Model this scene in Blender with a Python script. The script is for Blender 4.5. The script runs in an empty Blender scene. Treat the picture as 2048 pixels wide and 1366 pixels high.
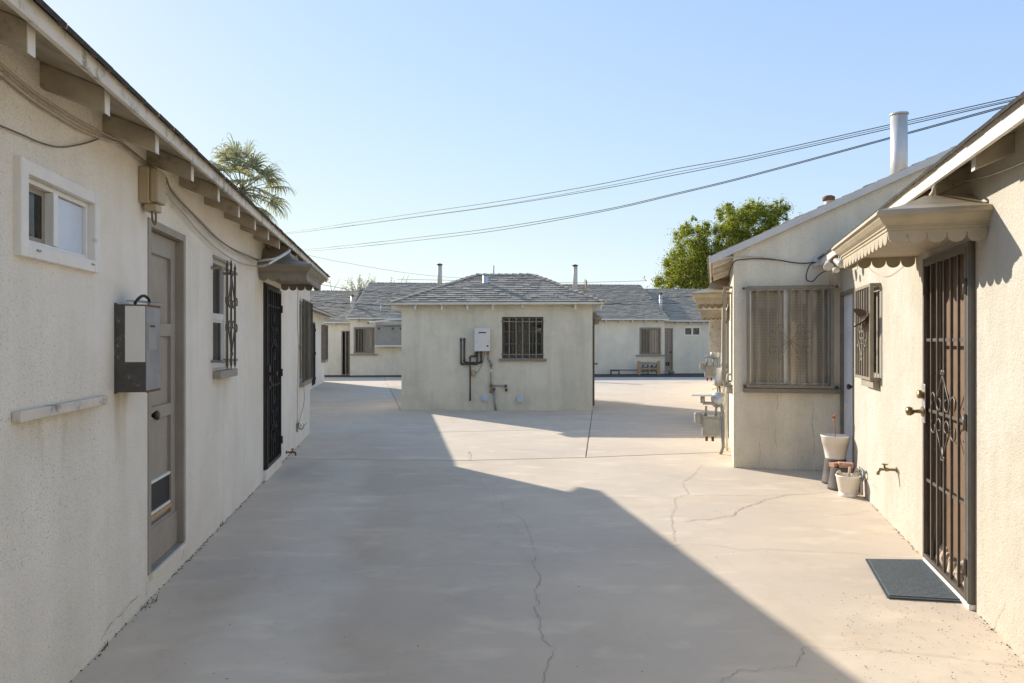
import bpy, bmesh, math, random
from math import sin, cos, pi, radians, sqrt, atan2
from mathutils import Vector
RND = random.Random(11)
scene = bpy.context.scene
COL = scene.collection

# ------------------------------------------------------------------ camera
cam_data = bpy.data.cameras.new('camera')
cam_data.lens = 24.0
cam_data.sensor_width = 36.0
cam_data.clip_start = 0.05
cam_data.clip_end = 2000.0
cam = bpy.data.objects.new('camera', cam_data)
COL.objects.link(cam)
cam.location = (0, 0, 1.5)
cam.rotation_euler = (radians(90), 0, 0)
scene.camera = cam
FPX, CX, CY, EYE = 1365.3, 1024.0, 683.0, 1.5      # photo pixels, used to survey positions

# ------------------------------------------------------------------ sky, sun, exposure
SUN_EL = radians(23.6)
SUN_H = Vector((-0.662, 0.750, 0)).normalized()     # horizontal direction towards the sun
world = bpy.data.worlds.new('World')
scene.world = world
world.use_nodes = True
wn = world.node_tree
for n in list(wn.nodes):
    wn.nodes.remove(n)
w_out = wn.nodes.new('ShaderNodeOutputWorld')
w_bg = wn.nodes.new('ShaderNodeBackground')
w_sky = wn.nodes.new('ShaderNodeTexSky')
w_sky.sky_type = 'NISHITA'
w_sky.sun_disc = False
w_sky.sun_elevation = SUN_EL
w_sky.sun_rotation = atan2(SUN_H.x, SUN_H.y)
w_sky.altitude = 0
w_sky.air_density = 1.0
w_sky.dust_density = 0.1
w_sky.ozone_density = 1.5
w_bg.inputs['Strength'].default_value = 0.15
w_gam = wn.nodes.new('ShaderNodeGamma')             # gentler sky contrast, the same in every direction
w_gam.inputs['Gamma'].default_value = 0.80
w_mul = wn.nodes.new('ShaderNodeVectorMath')
w_mul.operation = 'MULTIPLY'
w_mul.inputs[1].default_value = (0.87, 1.06, 0.80)
wn.links.new(w_sky.outputs[0], w_gam.inputs['Color'])
wn.links.new(w_gam.outputs[0], w_mul.inputs[0])
w_k = wn.nodes.new('ShaderNodeVectorMath'); w_k.operation = 'MULTIPLY_ADD'
w_k.inputs[1].default_value = (0.297, 0.32, 0.0)
w_k.inputs[2].default_value = (1, 1, 1)
w_div = wn.nodes.new('ShaderNodeVectorMath'); w_div.operation = 'DIVIDE'   # rolls off the glare round the sun
wn.links.new(w_mul.outputs[0], w_k.inputs[0])
wn.links.new(w_mul.outputs[0], w_div.inputs[0])
wn.links.new(w_k.outputs[0], w_div.inputs[1])
w_cap = wn.nodes.new('ShaderNodeVectorMath'); w_cap.operation = 'MINIMUM'
w_cap.inputs[1].default_value = (99.0, 99.0, 1.98)
wn.links.new(w_div.outputs[0], w_cap.inputs[0])
wn.links.new(w_cap.outputs[0], w_bg.inputs['Color'])
wn.links.new(w_bg.outputs[0], w_out.inputs['Surface'])

sun_data = bpy.data.lights.new('sun', 'SUN')
sun_data.energy = 2.0
sun_data.angle = radians(0.5)
sun_data.color = (1.0, 0.93, 0.82)
sun = bpy.data.objects.new('sun', sun_data)
COL.objects.link(sun)
to_sun = Vector((SUN_H.x * cos(SUN_EL), SUN_H.y * cos(SUN_EL), sin(SUN_EL)))
sun.rotation_euler = to_sun.to_track_quat('Z', 'Y').to_euler()
sun.location = (-20, 20, 20)

scene.view_settings.view_transform = 'Standard'
scene.view_settings.look = 'None'
scene.view_settings.exposure = 1.78
scene.view_settings.gamma = 1.0
scene.view_settings.use_curve_mapping = False
scene.cycles.use_denoising = True
scene.cycles.max_bounces = 8
scene.cycles.diffuse_bounces = 5
scene.cycles.transparent_max_bounces = 12
scene.cycles.caustics_reflective = False
scene.cycles.caustics_refractive = False

# ------------------------------------------------------------------ materials
def _nodes(name):
    m = bpy.data.materials.new(name)
    m.use_nodes = True
    nt = m.node_tree
    b = nt.nodes['Principled BSDF']
    return m, nt, b
def _n(nt, t, **kw):
    n = nt.nodes.new(t)
    for k, v in kw.items():
        setattr(n, k, v)
    return n
def _pos(nt, scale=(1, 1, 1)):
    g = _n(nt, 'ShaderNodeNewGeometry')
    if scale == (1, 1, 1):
        return g.outputs['Position']
    mp = _n(nt, 'ShaderNodeMapping')
    mp.inputs['Scale'].default_value = scale
    nt.links.new(g.outputs['Position'], mp.inputs['Vector'])
    return mp.outputs['Vector']
def _noise(nt, vec, scale, detail=4, rough=0.55, dist=0.0):
    n = _n(nt, 'ShaderNodeTexNoise')
    n.inputs['Scale'].default_value = scale
    n.inputs['Detail'].default_value = detail
    n.inputs['Roughness'].default_value = rough
    n.inputs['Distortion'].default_value = dist
    nt.links.new(vec, n.inputs['Vector'])
    return n.outputs['Fac']
def _ramp(nt, fac, a, b, ca=(0, 0, 0, 1), cb=(1, 1, 1, 1)):
    r = _n(nt, 'ShaderNodeValToRGB')
    r.color_ramp.elements[0].position = a
    r.color_ramp.elements[1].position = b
    r.color_ramp.elements[0].color = ca
    r.color_ramp.elements[1].color = cb
    nt.links.new(fac, r.inputs['Fac'])
    return r.outputs['Color']
def _mix(nt, fac, a, b, mode='MIX'):
    m = _n(nt, 'ShaderNodeMix', data_type='RGBA', blend_type=mode)
    for sock, val in ((m.inputs[0], fac), (m.inputs[6], a), (m.inputs[7], b)):
        if hasattr(val, 'is_output') or hasattr(val, 'node'):
            nt.links.new(val, sock)
        elif isinstance(val, (int, float)):
            sock.default_value = val
        else:
            sock.default_value = (*val[:3], 1)
    return m.outputs[2]
def _math(nt, op, a, b=0.0):
    m = _n(nt, 'ShaderNodeMath', operation=op)
    for i, val in enumerate((a, b)):
        if isinstance(val, (int, float)):
            m.inputs[i].default_value = val
        else:
            nt.links.new(val, m.inputs[i])
    return m.outputs[0]
def _bump(nt, b, height, strength=0.5, dist=0.01):
    bp = _n(nt, 'ShaderNodeBump')
    bp.inputs['Strength'].default_value = strength
    bp.inputs['Distance'].default_value = dist
    nt.links.new(height, bp.inputs['Height'])
    nt.links.new(bp.outputs[0], b.inputs['Normal'])

def plain(name, col, rough=0.6, var=0.12, scale=9.0, bump=0.0, bscale=80.0, metal=0.0, dirt=None, dirt_amt=0.0, dscale=5.0):
    """Paint, metal, wood: one colour with mild wear, optional dirt patches and fine relief."""
    m, nt, b = _nodes(name)
    p = _pos(nt)
    f = _noise(nt, p, scale, 5)
    lo = [c * (1 - var) for c in col]
    hi = [min(1, c * (1 + var)) for c in col]
    c = _mix(nt, _ramp(nt, f, 0.3, 0.7), lo, hi)
    if dirt:
        d = _ramp(nt, _noise(nt, p, dscale, 7, 0.7), 0.62 - 0.2 * dirt_amt, 0.70 - 0.1 * dirt_amt)
        c = _mix(nt, _math(nt, 'MULTIPLY', d, min(1, 0.35 + dirt_amt)), c, dirt)
    nt.links.new(c, b.inputs['Base Color'])
    b.inputs['Roughness'].default_value = rough
    b.inputs['Metallic'].default_value = metal
    if bump:
        _bump(nt, b, _noise(nt, p, bscale, 3), bump, 0.004)
    return m

def stucco(name, base, stain, warm, amt=0.5, speck=0.5, bump=0.6, seed=0.0, drips=False):
    m, nt, b = _nodes(name)
    g = _n(nt, 'ShaderNodeNewGeometry')
    ad = _n(nt, 'ShaderNodeVectorMath', operation='ADD')
    ad.inputs[1].default_value = (seed, seed * 0.7, 0)
    nt.links.new(g.outputs['Position'], ad.inputs[0])
    p = ad.outputs[0]
    mp = _n(nt, 'ShaderNodeMapping')
    mp.inputs['Scale'].default_value = (2.4, 2.4, 0.30)
    nt.links.new(p, mp.inputs['Vector'])
    big = _ramp(nt, _noise(nt, p, 0.75, 7, 0.6, 0.6), 0.36, 0.68)
    streak = _ramp(nt, _noise(nt, mp.outputs[0], 1.3, 6, 0.62, 0.4), 0.42, 0.76)
    blot = _ramp(nt, _noise(nt, p, 2.6, 8, 0.68, 0.3), 0.46, 0.74)
    c = _mix(nt, _math(nt, 'MULTIPLY', big, amt), base, warm)
    c = _mix(nt, _math(nt, 'MULTIPLY', streak, amt * 0.75), c, stain)
    c = _mix(nt, _math(nt, 'MULTIPLY', blot, amt * 0.45), c, [x * 0.92 for x in stain])
    fine = _noise(nt, p, 150.0, 3, 0.6)
    pit = _ramp(nt, _noise(nt, p, 125.0, 2, 0.5), 0.30, 0.42, (1, 1, 1, 1), (0, 0, 0, 1))
    zone = _ramp(nt, _noise(nt, p, 0.9, 3), 0.38, 0.6)
    c = _mix(nt, _math(nt, 'MULTIPLY', pit, _math(nt, 'ADD', _math(nt, 'MULTIPLY', zone, speck), speck * 0.35)), c, (0.24, 0.19, 0.13))
    c = _mix(nt, _math(nt, 'MULTIPLY', fine, 0.16), c, [x * 0.5 for x in base])
    if drips:                     # rusty and yellowish drip marks under the mailbox, the ledge board and the sill
        sep = _n(nt, 'ShaderNodeSeparateXYZ')
        nt.links.new(g.outputs['Position'], sep.inputs[0])
        ds = _n(nt, 'ShaderNodeVectorMath', operation='DOT_PRODUCT')
        ds.inputs[1].default_value = (-0.16472, 0.98634, 0)
        nt.links.new(g.outputs['Position'], ds.inputs[0])
        s_ = _math(nt, 'SUBTRACT', ds.outputs['Value'], 0.238)
        wob = _math(nt, 'MULTIPLY', _math(nt, 'SUBTRACT', _noise(nt, mp.outputs[0], 7.0, 5), 0.5), 0.35)
        for s0_, s1_, top, ln, colr, k in ((3.50, 3.70, 1.24, 0.42, (0.42, 0.30, 0.13), 0.8), (2.55, 3.32, 1.19, 0.20, (0.55, 0.44, 0.24), 0.7), (5.36, 5.95, 1.2, 0.5, (0.62, 0.56, 0.42), 0.6), (7.6, 8.2, 1.6, 1.6, (0.66, 0.60, 0.46), 0.5), (4.75, 5.05, 2.2, 1.7, (0.70, 0.63, 0.48), 0.5)):
            mid = (s0_ + s1_) / 2
            mx_ = _ramp(nt, _math(nt, 'DIVIDE', _math(nt, 'ABSOLUTE', _math(nt, 'SUBTRACT', _math(nt, 'ADD', s_, _math(nt, 'MULTIPLY', wob, 0.25)), mid)), (s1_ - s0_) / 2), 0.55, 1.15, (1, 1, 1, 1), (0, 0, 0, 1))
            hh = _math(nt, 'DIVIDE', _math(nt, 'SUBTRACT', top, _math(nt, 'ADD', sep.outputs[2], wob)), ln)
            my_ = _ramp(nt, hh, 0.0, 1.0, (1, 1, 1, 1), (0, 0, 0, 1))
            on = _math(nt, 'GREATER_THAN', _math(nt, 'SUBTRACT', top, sep.outputs[2]), 0.0)
            f_ = _math(nt, 'MULTIPLY', _math(nt, 'MULTIPLY', _math(nt, 'MULTIPLY', mx_, my_), on), _math(nt, 'MULTIPLY', _ramp(nt, _noise(nt, mp.outputs[0], 4.0, 6, 0.7), 0.3, 0.65), k))
            c = _mix(nt, f_, c, colr)
    nt.links.new(c, b.inputs['Base Color'])
    b.inputs['Roughness'].default_value = 0.92
    b.inputs['Specular IOR Level'].default_value = 0.2
    hgt = _math(nt, 'ADD', _math(nt, 'MULTIPLY', fine, 0.5), _noise(nt, p, 75.0, 4, 0.65))
    hgt = _math(nt, 'ADD', hgt, _math(nt, 'MULTIPLY', _noise(nt, p, 4.0, 4), 3.5))
    _bump(nt, b, hgt, bump, 0.013)
    return m

def concrete(name, base, tint, seed=0.0, worn=False):
    m, nt, b = _nodes(name)
    g = _n(nt, 'ShaderNodeNewGeometry')
    ad = _n(nt, 'ShaderNodeVectorMath', operation='ADD')
    ad.inputs[1].default_value = (seed, seed * 1.3, 0)
    nt.links.new(g.outputs['Position'], ad.inputs[0])
    p = ad.outputs[0]
    mp = _n(nt, 'ShaderNodeMapping')
    mp.inputs['Scale'].default_value = (0.8, 1.7, 1)
    mp.inputs['Rotation'].default_value = (0, 0, radians(5))
    nt.links.new(p, mp.inputs['Vector'])
    c = _mix(nt, _ramp(nt, _noise(nt, p, 0.55, 7, 0.6, 0.5), 0.35, 0.68), base, tint)
    grey = [0.86 * sum(base) / 3 * k for k in (1.14, 0.99, 0.82)]
    c = _mix(nt, _math(nt, 'MULTIPLY', _ramp(nt, _noise(nt, mp.outputs[0], 0.8, 8, 0.68, 0.8), 0.40, 0.66), 0.55), c, grey)
    c = _mix(nt, _math(nt, 'MULTIPLY', _ramp(nt, _noise(nt, p, 1.7, 8, 0.7, 0.4), 0.50, 0.72), 0.42), c, [x * 0.66 for x in base])
    c = _mix(nt, _math(nt, 'MULTIPLY', _ramp(nt, _noise(nt, mp.outputs[0], 2.2, 6, 0.6, 0.3), 0.54, 0.68), 0.45), c, [min(1, x * 1.22) for x in base])
    c = _mix(nt, _math(nt, 'MULTIPLY', _ramp(nt, _noise(nt, p, 3.1, 4, 0.6), 0.66, 0.74), 0.35), c, [x * 0.55 for x in base])
    c = _mix(nt, _math(nt, 'MULTIPLY', _ramp(nt, _noise(nt, p, 0.9, 6, 0.7), 0.58, 0.72), 0.40), c, (0.52, 0.38, 0.23))
    if worn:                      # pale trodden strip along the left wall, greyer beyond it
        dt = _n(nt, 'ShaderNodeVectorMath', operation='DOT_PRODUCT')
        dt.inputs[1].default_value = (0.986, 0.165, 0)
        nt.links.new(g.outputs['Position'], dt.inputs[0])
        dq = _math(nt, 'ADD', _math(nt, 'ADD', dt.outputs['Value'], 1.425), _math(nt, 'MULTIPLY', _math(nt, 'SUBTRACT', _noise(nt, p, 1.1, 5), 0.5), 0.9))
        bp_ = _n(nt, 'ShaderNodeValToRGB')
        e = bp_.color_ramp.elements
        e[0].position = 0.0; e[0].color = (0.5, 0.5, 0.5, 1)
        e[1].position = 1.0; e[1].color = (0.5, 0.5, 0.5, 1)
        for ps, v in ((0.10, 0.38), (0.17, 0.66), (0.24, 0.66), (0.30, 0.24), (0.48, 0.36), (0.7, 0.5)):
            x = e.new(ps); x.color = (v, v, v, 1)
        nt.links.new(_math(nt, 'MULTIPLY', dq, 0.25), bp_.inputs['Fac'])
        c = _mix(nt, 0.55, c, bp_.outputs['Color'], 'SOFT_LIGHT')
    sp = _ramp(nt, _noise(nt, p, 42.0, 2, 0.5), 0.20, 0.27, (1, 1, 1, 1), (0, 0, 0, 1))
    c = _mix(nt, _math(nt, 'MULTIPLY', sp, 0.45), c, (0.10, 0.08, 0.06))
    fine = _noise(nt, p, 140.0, 4, 0.7)
    c = _mix(nt, _math(nt, 'MULTIPLY', fine, 0.40), c, [x * 0.5 for x in base])
    nt.links.new(c, b.inputs['Base Color'])
    b.inputs['Roughness'].default_value = 0.88
    b.inputs['Specular IOR Level'].default_value = 0.25
    _bump(nt, b, _math(nt, 'ADD', fine, _math(nt, 'MULTIPLY', _noise(nt, p, 14.0, 5, 0.6), 1.2)), 0.22, 0.005)
    return m

def shingle_mat(name, per_object):
    m, nt, b = _nodes(name)
    if per_object:
        r = _n(nt, 'ShaderNodeObjectInfo').outputs['Random']
    else:
        r = _n(nt, 'ShaderNodeNewGeometry').outputs['Random Per Island']
    rp = _n(nt, 'ShaderNodeValToRGB')
    e = rp.color_ramp.elements
    e[0].position = 0.0; e[0].color = (0.50, 0.42, 0.32, 1)
    e[1].position = 1.0; e[1].color = (0.62, 0.51, 0.375, 1)
    x = e.new(0.35); x.color = (0.54, 0.455, 0.345, 1)
    x = e.new(0.7); x.color = (0.60, 0.495, 0.365, 1)
    nt.links.new(r, rp.inputs['Fac'])
    p = _pos(nt)
    c = _mix(nt, _math(nt, 'MULTIPLY', _noise(nt, p, 160.0, 3, 0.7), 0.5), rp.outputs['Color'], (0.13, 0.115, 0.105))
    c = _mix(nt, _math(nt, 'MULTIPLY', _ramp(nt, _noise(nt, p, 0.5, 5), 0.4, 0.7), 0.35), c, (0.38, 0.30, 0.23))
    nt.links.new(c, b.inputs['Base Color'])
    b.inputs['Roughness'].default_value = 0.9
    b.inputs['Specular IOR Level'].default_value = 0.3
    _bump(nt, b, _noise(nt, p, 220.0, 2), 0.4, 0.003)
    return m

def leafy(name, cols, trans=0.35):
    m, nt, b = _nodes(name)
    rp = _n(nt, 'ShaderNodeValToRGB')
    e = rp.color_ramp.elements
    e[0].color = (*cols[0], 1); e[1].color = (*cols[-1], 1)
    for i, c in enumerate(cols[1:-1]):
        x = e.new((i + 1) / (len(cols) - 1)); x.color = (*c, 1)
    nt.links.new(_n(nt, 'ShaderNodeNewGeometry').outputs['Random Per Island'], rp.inputs['Fac'])
    nt.links.new(rp.outputs['Color'], b.inputs['Base Color'])
    b.inputs['Roughness'].default_value = 0.45
    out = nt.nodes['Material Output']
    tr = _n(nt, 'ShaderNodeBsdfTranslucent')
    hs = _n(nt, 'ShaderNodeHueSaturation')
    hs.inputs['Value'].default_value = 1.7
    hs.inputs['Saturation'].default_value = 1.15
    nt.links.new(rp.outputs['Color'], hs.inputs['Color'])
    nt.links.new(hs.outputs[0], tr.inputs['Color'])
    mx = _n(nt, 'ShaderNodeMixShader')
    mx.inputs[0].default_value = trans
    nt.links.new(b.outputs[0], mx.inputs[1])
    nt.links.new(tr.outputs[0], mx.inputs[2])
    nt.links.new(mx.outputs[0], out.inputs['Surface'])
    return m

def glass_mat(name, tint=(0.98, 0.98, 0.97), ior=1.45, rough=0.02):
    m, nt, b = _nodes(name)
    nt.nodes.remove(b)
    out = nt.nodes['Material Output']
    t = _n(nt, 'ShaderNodeBsdfTransparent'); t.inputs[0].default_value = (*tint, 1)
    g = _n(nt, 'ShaderNodeBsdfGlossy'); g.inputs['Roughness'].default_value = rough
    fr = _n(nt, 'ShaderNodeFresnel'); fr.inputs[0].default_value = ior
    mx = _n(nt, 'ShaderNodeMixShader')
    nt.links.new(fr.outputs[0], mx.inputs[0])
    nt.links.new(t.outputs[0], mx.inputs[1])
    nt.links.new(g.outputs[0], mx.inputs[2])
    nt.links.new(mx.outputs[0], out.inputs['Surface'])
    return m

M = {}
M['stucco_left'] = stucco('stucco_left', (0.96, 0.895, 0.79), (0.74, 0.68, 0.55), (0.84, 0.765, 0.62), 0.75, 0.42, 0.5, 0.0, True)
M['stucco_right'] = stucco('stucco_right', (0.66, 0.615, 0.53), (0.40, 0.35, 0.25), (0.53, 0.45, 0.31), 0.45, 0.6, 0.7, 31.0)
M['stucco_wing'] = stucco('stucco_wing', (0.96, 0.87, 0.68), (0.56, 0.50, 0.37), (0.78, 0.715, 0.58), 0.75, 0.4, 0.6, 57.0)
M['stucco_hut'] = stucco('stucco_hut', (0.87, 0.80, 0.64), (0.52, 0.485, 0.37), (0.74, 0.685, 0.53), 0.8, 0.25, 0.5, 83.0)
M['stucco_back'] = stucco('stucco_back', (0.92, 0.84, 0.67), (0.62, 0.59, 0.50), (0.66, 0.61, 0.50), 0.6, 0.2, 0.5, 19.0)
M['concrete'] = concrete('concrete', (0.76, 0.64, 0.485), (0.66, 0.53, 0.41), 0.0, True)
M['concrete_b'] = concrete('concrete_b', (0.76, 0.64, 0.49), (0.64, 0.53, 0.42), 41.0)
M['concrete_c'] = concrete('concrete_c', (0.74, 0.625, 0.485), (0.66, 0.545, 0.43), 77.0)
M['asphalt'] = plain('asphalt', (0.055, 0.052, 0.052), 0.9, 0.25, 3.0, 0.5, 90.0)
M['soil'] = plain('soil', (0.17, 0.14, 0.10), 0.95, 0.3, 1.0)
M['joint_filler'] = plain('joint_filler', (0.36, 0.29, 0.22), 0.95, 0.3, 6.0)
M['rag'] = plain('rag', (0.50, 0.40, 0.30), 0.95, 0.2, 14.0, 0.6, 40.0)
M['crack'] = plain('crack', (0.30, 0.235, 0.175), 0.95, 0.3, 20.0)
M['crack_pale'] = plain('crack_pale', (0.40, 0.32, 0.24), 0.95, 0.2, 20.0)
M['shingle_each'] = shingle_mat('shingle_each', True)
M['shingle'] = shingle_mat('shingle', False)
M['trim'] = plain('trim', (0.66, 0.60, 0.50), 0.6, 0.12, 6.0, 0.25, 60.0, dirt=(0.16, 0.13, 0.085), dirt_amt=0.42, dscale=11.0)
M['trim_clean'] = plain('trim_clean', (0.70, 0.665, 0.58), 0.5, 0.06, 6.0, 0.15, 60.0)
M['trim_blue'] = plain('trim_blue', (0.62, 0.60, 0.56), 0.55, 0.06, 5.0, 0.1)
M['eave_wood'] = plain('eave_wood', (0.40, 0.34, 0.25), 0.85, 0.2, 7.0, 0.9, 55.0, dirt=(0.18, 0.15, 0.10), dirt_amt=0.3)
M['awning'] = plain('awning', (0.235, 0.195, 0.14), 0.55, 0.12, 8.0, 0.2, 40.0)
M['awning_tan'] = plain('awning_tan', (0.42, 0.345, 0.235), 0.6, 0.12, 7.0, 0.25, 40.0)
M['taupe'] = plain('taupe', (0.33, 0.285, 0.225), 0.6, 0.10, 6.0, 0.3, 70.0)
M['taupe_dark'] = plain('taupe_dark', (0.22, 0.185, 0.14), 0.6, 0.15, 8.0, 0.2)
M['black_iron'] = plain('black_iron', (0.018, 0.016, 0.015), 0.45, 0.3, 12.0)
M['bronze_iron'] = plain('bronze_iron', (0.105, 0.085, 0.066), 0.42, 0.2, 10.0, 0.2)
M['brown_iron'] = plain('brown_iron', (0.10, 0.08, 0.055), 0.5, 0.2, 10.0)
M['tan_iron'] = plain('tan_iron', (0.25, 0.21, 0.155), 0.55, 0.12, 8.0)
M['frame_grey'] = plain('frame_grey', (0.13, 0.125, 0.11), 0.5, 0.15, 8.0)
M['door_brown'] = plain('door_brown', (0.165, 0.095, 0.05), 0.6, 0.12, 5.0, 0.1, 40.0)
M['door_white'] = plain('door_white', (0.72, 0.73, 0.74), 0.45, 0.03, 4.0)
M['white_vinyl'] = plain('white_vinyl', (0.76, 0.745, 0.70), 0.4, 0.04, 6.0)
M['white_trim'] = plain('white_trim', (0.78, 0.745, 0.68), 0.6, 0.06, 9.0, 0.3, 90.0, dirt=(0.36, 0.31, 0.24), dirt_amt=0.1, dscale=18.0)
M['alu'] = plain('alu', (0.60, 0.59, 0.56), 0.35, 0.08, 9.0, metal=0.7)
M['rust'] = plain('rust', (0.15, 0.075, 0.04), 0.85, 0.35, 25.0, 0.4)
M['brass'] = plain('brass', (0.30, 0.22, 0.11), 0.35, 0.2, 15.0, metal=0.9)
M['dark_knob'] = plain('dark_knob', (0.07, 0.045, 0.03), 0.35, 0.3, 25.0, metal=0.6)
M['meter_grey'] = plain('meter_grey', (0.31, 0.30, 0.265), 0.55, 0.10, 9.0, 0.1)
M['meter_blue'] = plain('meter_blue', (0.20, 0.215, 0.225), 0.55, 0.15, 9.0)
M['pipe_grey'] = plain('pipe_grey', (0.30, 0.30, 0.28), 0.5, 0.15, 10.0, metal=0.2, dirt=(0.25, 0.15, 0.08), dirt_amt=0.15)
M['pipe_dark'] = plain('pipe_dark', (0.065, 0.055, 0.045), 0.5, 0.2, 10.0)
M['pipe_cream'] = plain('pipe_cream', (0.62, 0.57, 0.46), 0.55, 0.1, 10.0)
M['heater_white'] = plain('heater_white', (0.70, 0.67, 0.61), 0.4, 0.03, 3.0)
M['black'] = plain('black', (0.012, 0.012, 0.012), 0.5, 0.2)
M['dark_room'] = plain('dark_room', (0.03, 0.024, 0.02), 0.9, 0.3, 3.0)  # near-black backing sheets; the dark of unlit rooms is painted into them
M['galv'] = plain('galv', (0.50, 0.53, 0.57), 0.45, 0.1, 9.0, metal=0.35)
M['galv_warm'] = plain('galv_warm', (0.58, 0.565, 0.54), 0.42, 0.1, 5.0, metal=0.4, dirt=(0.33, 0.27, 0.19), dirt_amt=0.1)
M['flue'] = plain('flue', (0.58, 0.55, 0.50), 0.6, 0.12, 12.0, dirt=(0.22, 0.17, 0.13), dirt_amt=0.3, dscale=10.0)
M['tan_box'] = plain('tan_box', (0.42, 0.335, 0.205), 0.5, 0.08, 8.0)
M['cable_black'] = plain('cable_black', (0.05, 0.05, 0.052), 0.6, 0.1)
M['cable_tan'] = plain('cable_tan', (0.46, 0.39, 0.30), 0.6, 0.12, 20.0)
M['cable_brown'] = plain('cable_brown', (0.16, 0.125, 0.085), 0.6, 0.15, 20.0)
M['cable_cream'] = plain('cable_cream', (0.62, 0.56, 0.46), 0.6, 0.1, 20.0)
M['box_dark'] = plain('box_dark', (0.075, 0.068, 0.060), 0.5, 0.15, 20.0, 0.1, dirt=(0.46, 0.41, 0.31), dirt_amt=0.12, dscale=26.0)
M['box_steel'] = plain('box_steel', (0.30, 0.31, 0.33), 0.35, 0.15, 7.0, metal=0.5, dirt=(0.14, 0.13, 0.13), dirt_amt=0.25, dscale=9.0)
M['paper'] = plain('paper', (0.74, 0.715, 0.66), 0.7, 0.03, 8.0, dirt=(0.40, 0.33, 0.25), dirt_amt=-0.02, dscale=30.0)
M['pot_white'] = plain('pot_white', (0.80, 0.745, 0.66), 0.4, 0.03, 5.0)
M['pot_dark'] = plain('pot_dark', (0.090, 0.075, 0.066), 0.75, 0.15, 12.0, 0.15)
M['brick'] = plain('brick', (0.48, 0.27, 0.19), 0.9, 0.2, 20.0, 0.8, 60.0)
M['sticks'] = plain('sticks', (0.56, 0.46, 0.33), 0.85, 0.2, 20.0, 0.5)
M['potting'] = plain('potting', (0.08, 0.06, 0.045), 0.95, 0.3, 20.0)
M['dead_stem'] = plain('dead_stem', (0.36, 0.13, 0.06), 0.8, 0.2)
M['dead_bloom'] = plain('dead_bloom', (0.55, 0.22, 0.06), 0.8, 0.25, 60.0)
M['mat_teal'] = plain('mat_teal', (0.14, 0.16, 0.165), 0.95, 0.25, 60.0, 0.8, 160.0, dirt=(0.42, 0.39, 0.28), dirt_amt=0.02, dscale=60.0)
M['mat_edge'] = plain('mat_edge', (0.05, 0.065, 0.07), 0.9, 0.1)
M['wood_tan'] = plain('wood_tan', (0.46, 0.30, 0.15), 0.8, 0.15, 14.0, 0.3)
M['hat'] = plain('hat', (0.085, 0.048, 0.03), 0.55, 0.25, 18.0, 0.3)
M['bulb'] = plain('bulb', (0.60, 0.57, 0.50), 0.12, 0.03)
M['curtain'] = plain('curtain', (0.80, 0.70, 0.62), 0.9, 0.06, 3.0)
M['curtain_dark'] = plain('curtain_dark', (0.20, 0.175, 0.15), 0.9, 0.1, 3.0)
M['shingle_edge'] = plain('shingle_edge', (0.05, 0.045, 0.042), 0.95, 0.3, 30.0)  # dark asphalt butts; the black also draws the shadow line under each course
M['blind'] = plain('blind', (0.95, 0.84, 0.67), 0.5, 0.06, 2.0)
M['screen'] = plain('screen', (0.11, 0.10, 0.09), 0.8, 0.05, 300.0)
M['frosted'] = plain('frosted', (0.60, 0.66, 0.75), 0.25, 0.05, 120.0, 0.2, 200.0)
M['glass'] = glass_mat('glass')
M['glass_dark'] = glass_mat('glass_dark', (0.70, 0.73, 0.70), 1.6)
M['cabinet'] = plain('cabinet', (0.30, 0.29, 0.255), 0.6, 0.08, 5.0)
M['canvas'] = plain('canvas', (0.42, 0.41, 0.37), 0.7, 0.1, 9.0)
M['yellow_bloom'] = plain('yellow_bloom', (0.75, 0.52, 0.05), 0.7, 0.2, 40.0)
M['weed'] = leafy('weed', [(0.05, 0.075, 0.02), (0.10, 0.12, 0.035)])
M['moss'] = plain('moss', (0.10, 0.09, 0.05), 0.95, 0.4, 30.0)
M['ficus'] = leafy('ficus', [(0.06, 0.085, 0.016), (0.14, 0.17, 0.028), (0.27, 0.29, 0.04), (0.42, 0.41, 0.06)], 0.4)
M['pale_tree'] = leafy('pale_tree', [(0.16, 0.15, 0.08), (0.26, 0.23, 0.13)], 0.45)
M['palm'] = leafy('palm', [(0.14, 0.15, 0.09), (0.23, 0.235, 0.14), (0.38, 0.35, 0.22)], 0.45)
M['bark'] = plain('bark', (0.20, 0.16, 0.12), 0.95, 0.25, 9.0, 0.8, 25.0)
M['litter'] = plain('litter', (0.09, 0.065, 0.04), 0.95, 0.4, 30.0)

# ------------------------------------------------------------------ mesh helpers
class Fr:
    """A vertical plane standing on the ground: s along it, q out of it, h up."""
    def __init__(self, ox, oy, dx, dy, face):
        l = sqrt(dx * dx + dy * dy)
        self.ox, self.oy, self.dx, self.dy = ox, oy, dx / l, dy / l
        self.nx, self.ny = (self.dy, -self.dx) if face == 'r' else (-self.dy, self.dx)
    def P(self, s, q=0.0, h=0.0):
        return Vector((self.ox + self.dx * s + self.nx * q, self.oy + self.dy * s + self.ny * q, h))
    def hit(self, px, py, q=0.0):
        u, v = (px - CX) / FPX, (CY - py) / FPX
        t = (q + self.ox * self.nx + self.oy * self.ny) / (u * self.nx + self.ny)
        x, y = u * t, t
        return (x - self.ox) * self.dx + (y - self.oy) * self.dy, EYE + v * t
    def at(self, px, py, q=0.0):
        s, h = self.hit(px, py, q)
        return self.P(s, q, h)
def ground_at(px, py, z=0.0):
    t = (EYE - z) * FPX / (py - CY)
    return Vector(((px - CX) / FPX * t, t, z))
def point_at(px, py, y):
    return Vector(((px - CX) / FPX * y, y, EYE + (CY - py) / FPX * y))

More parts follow.
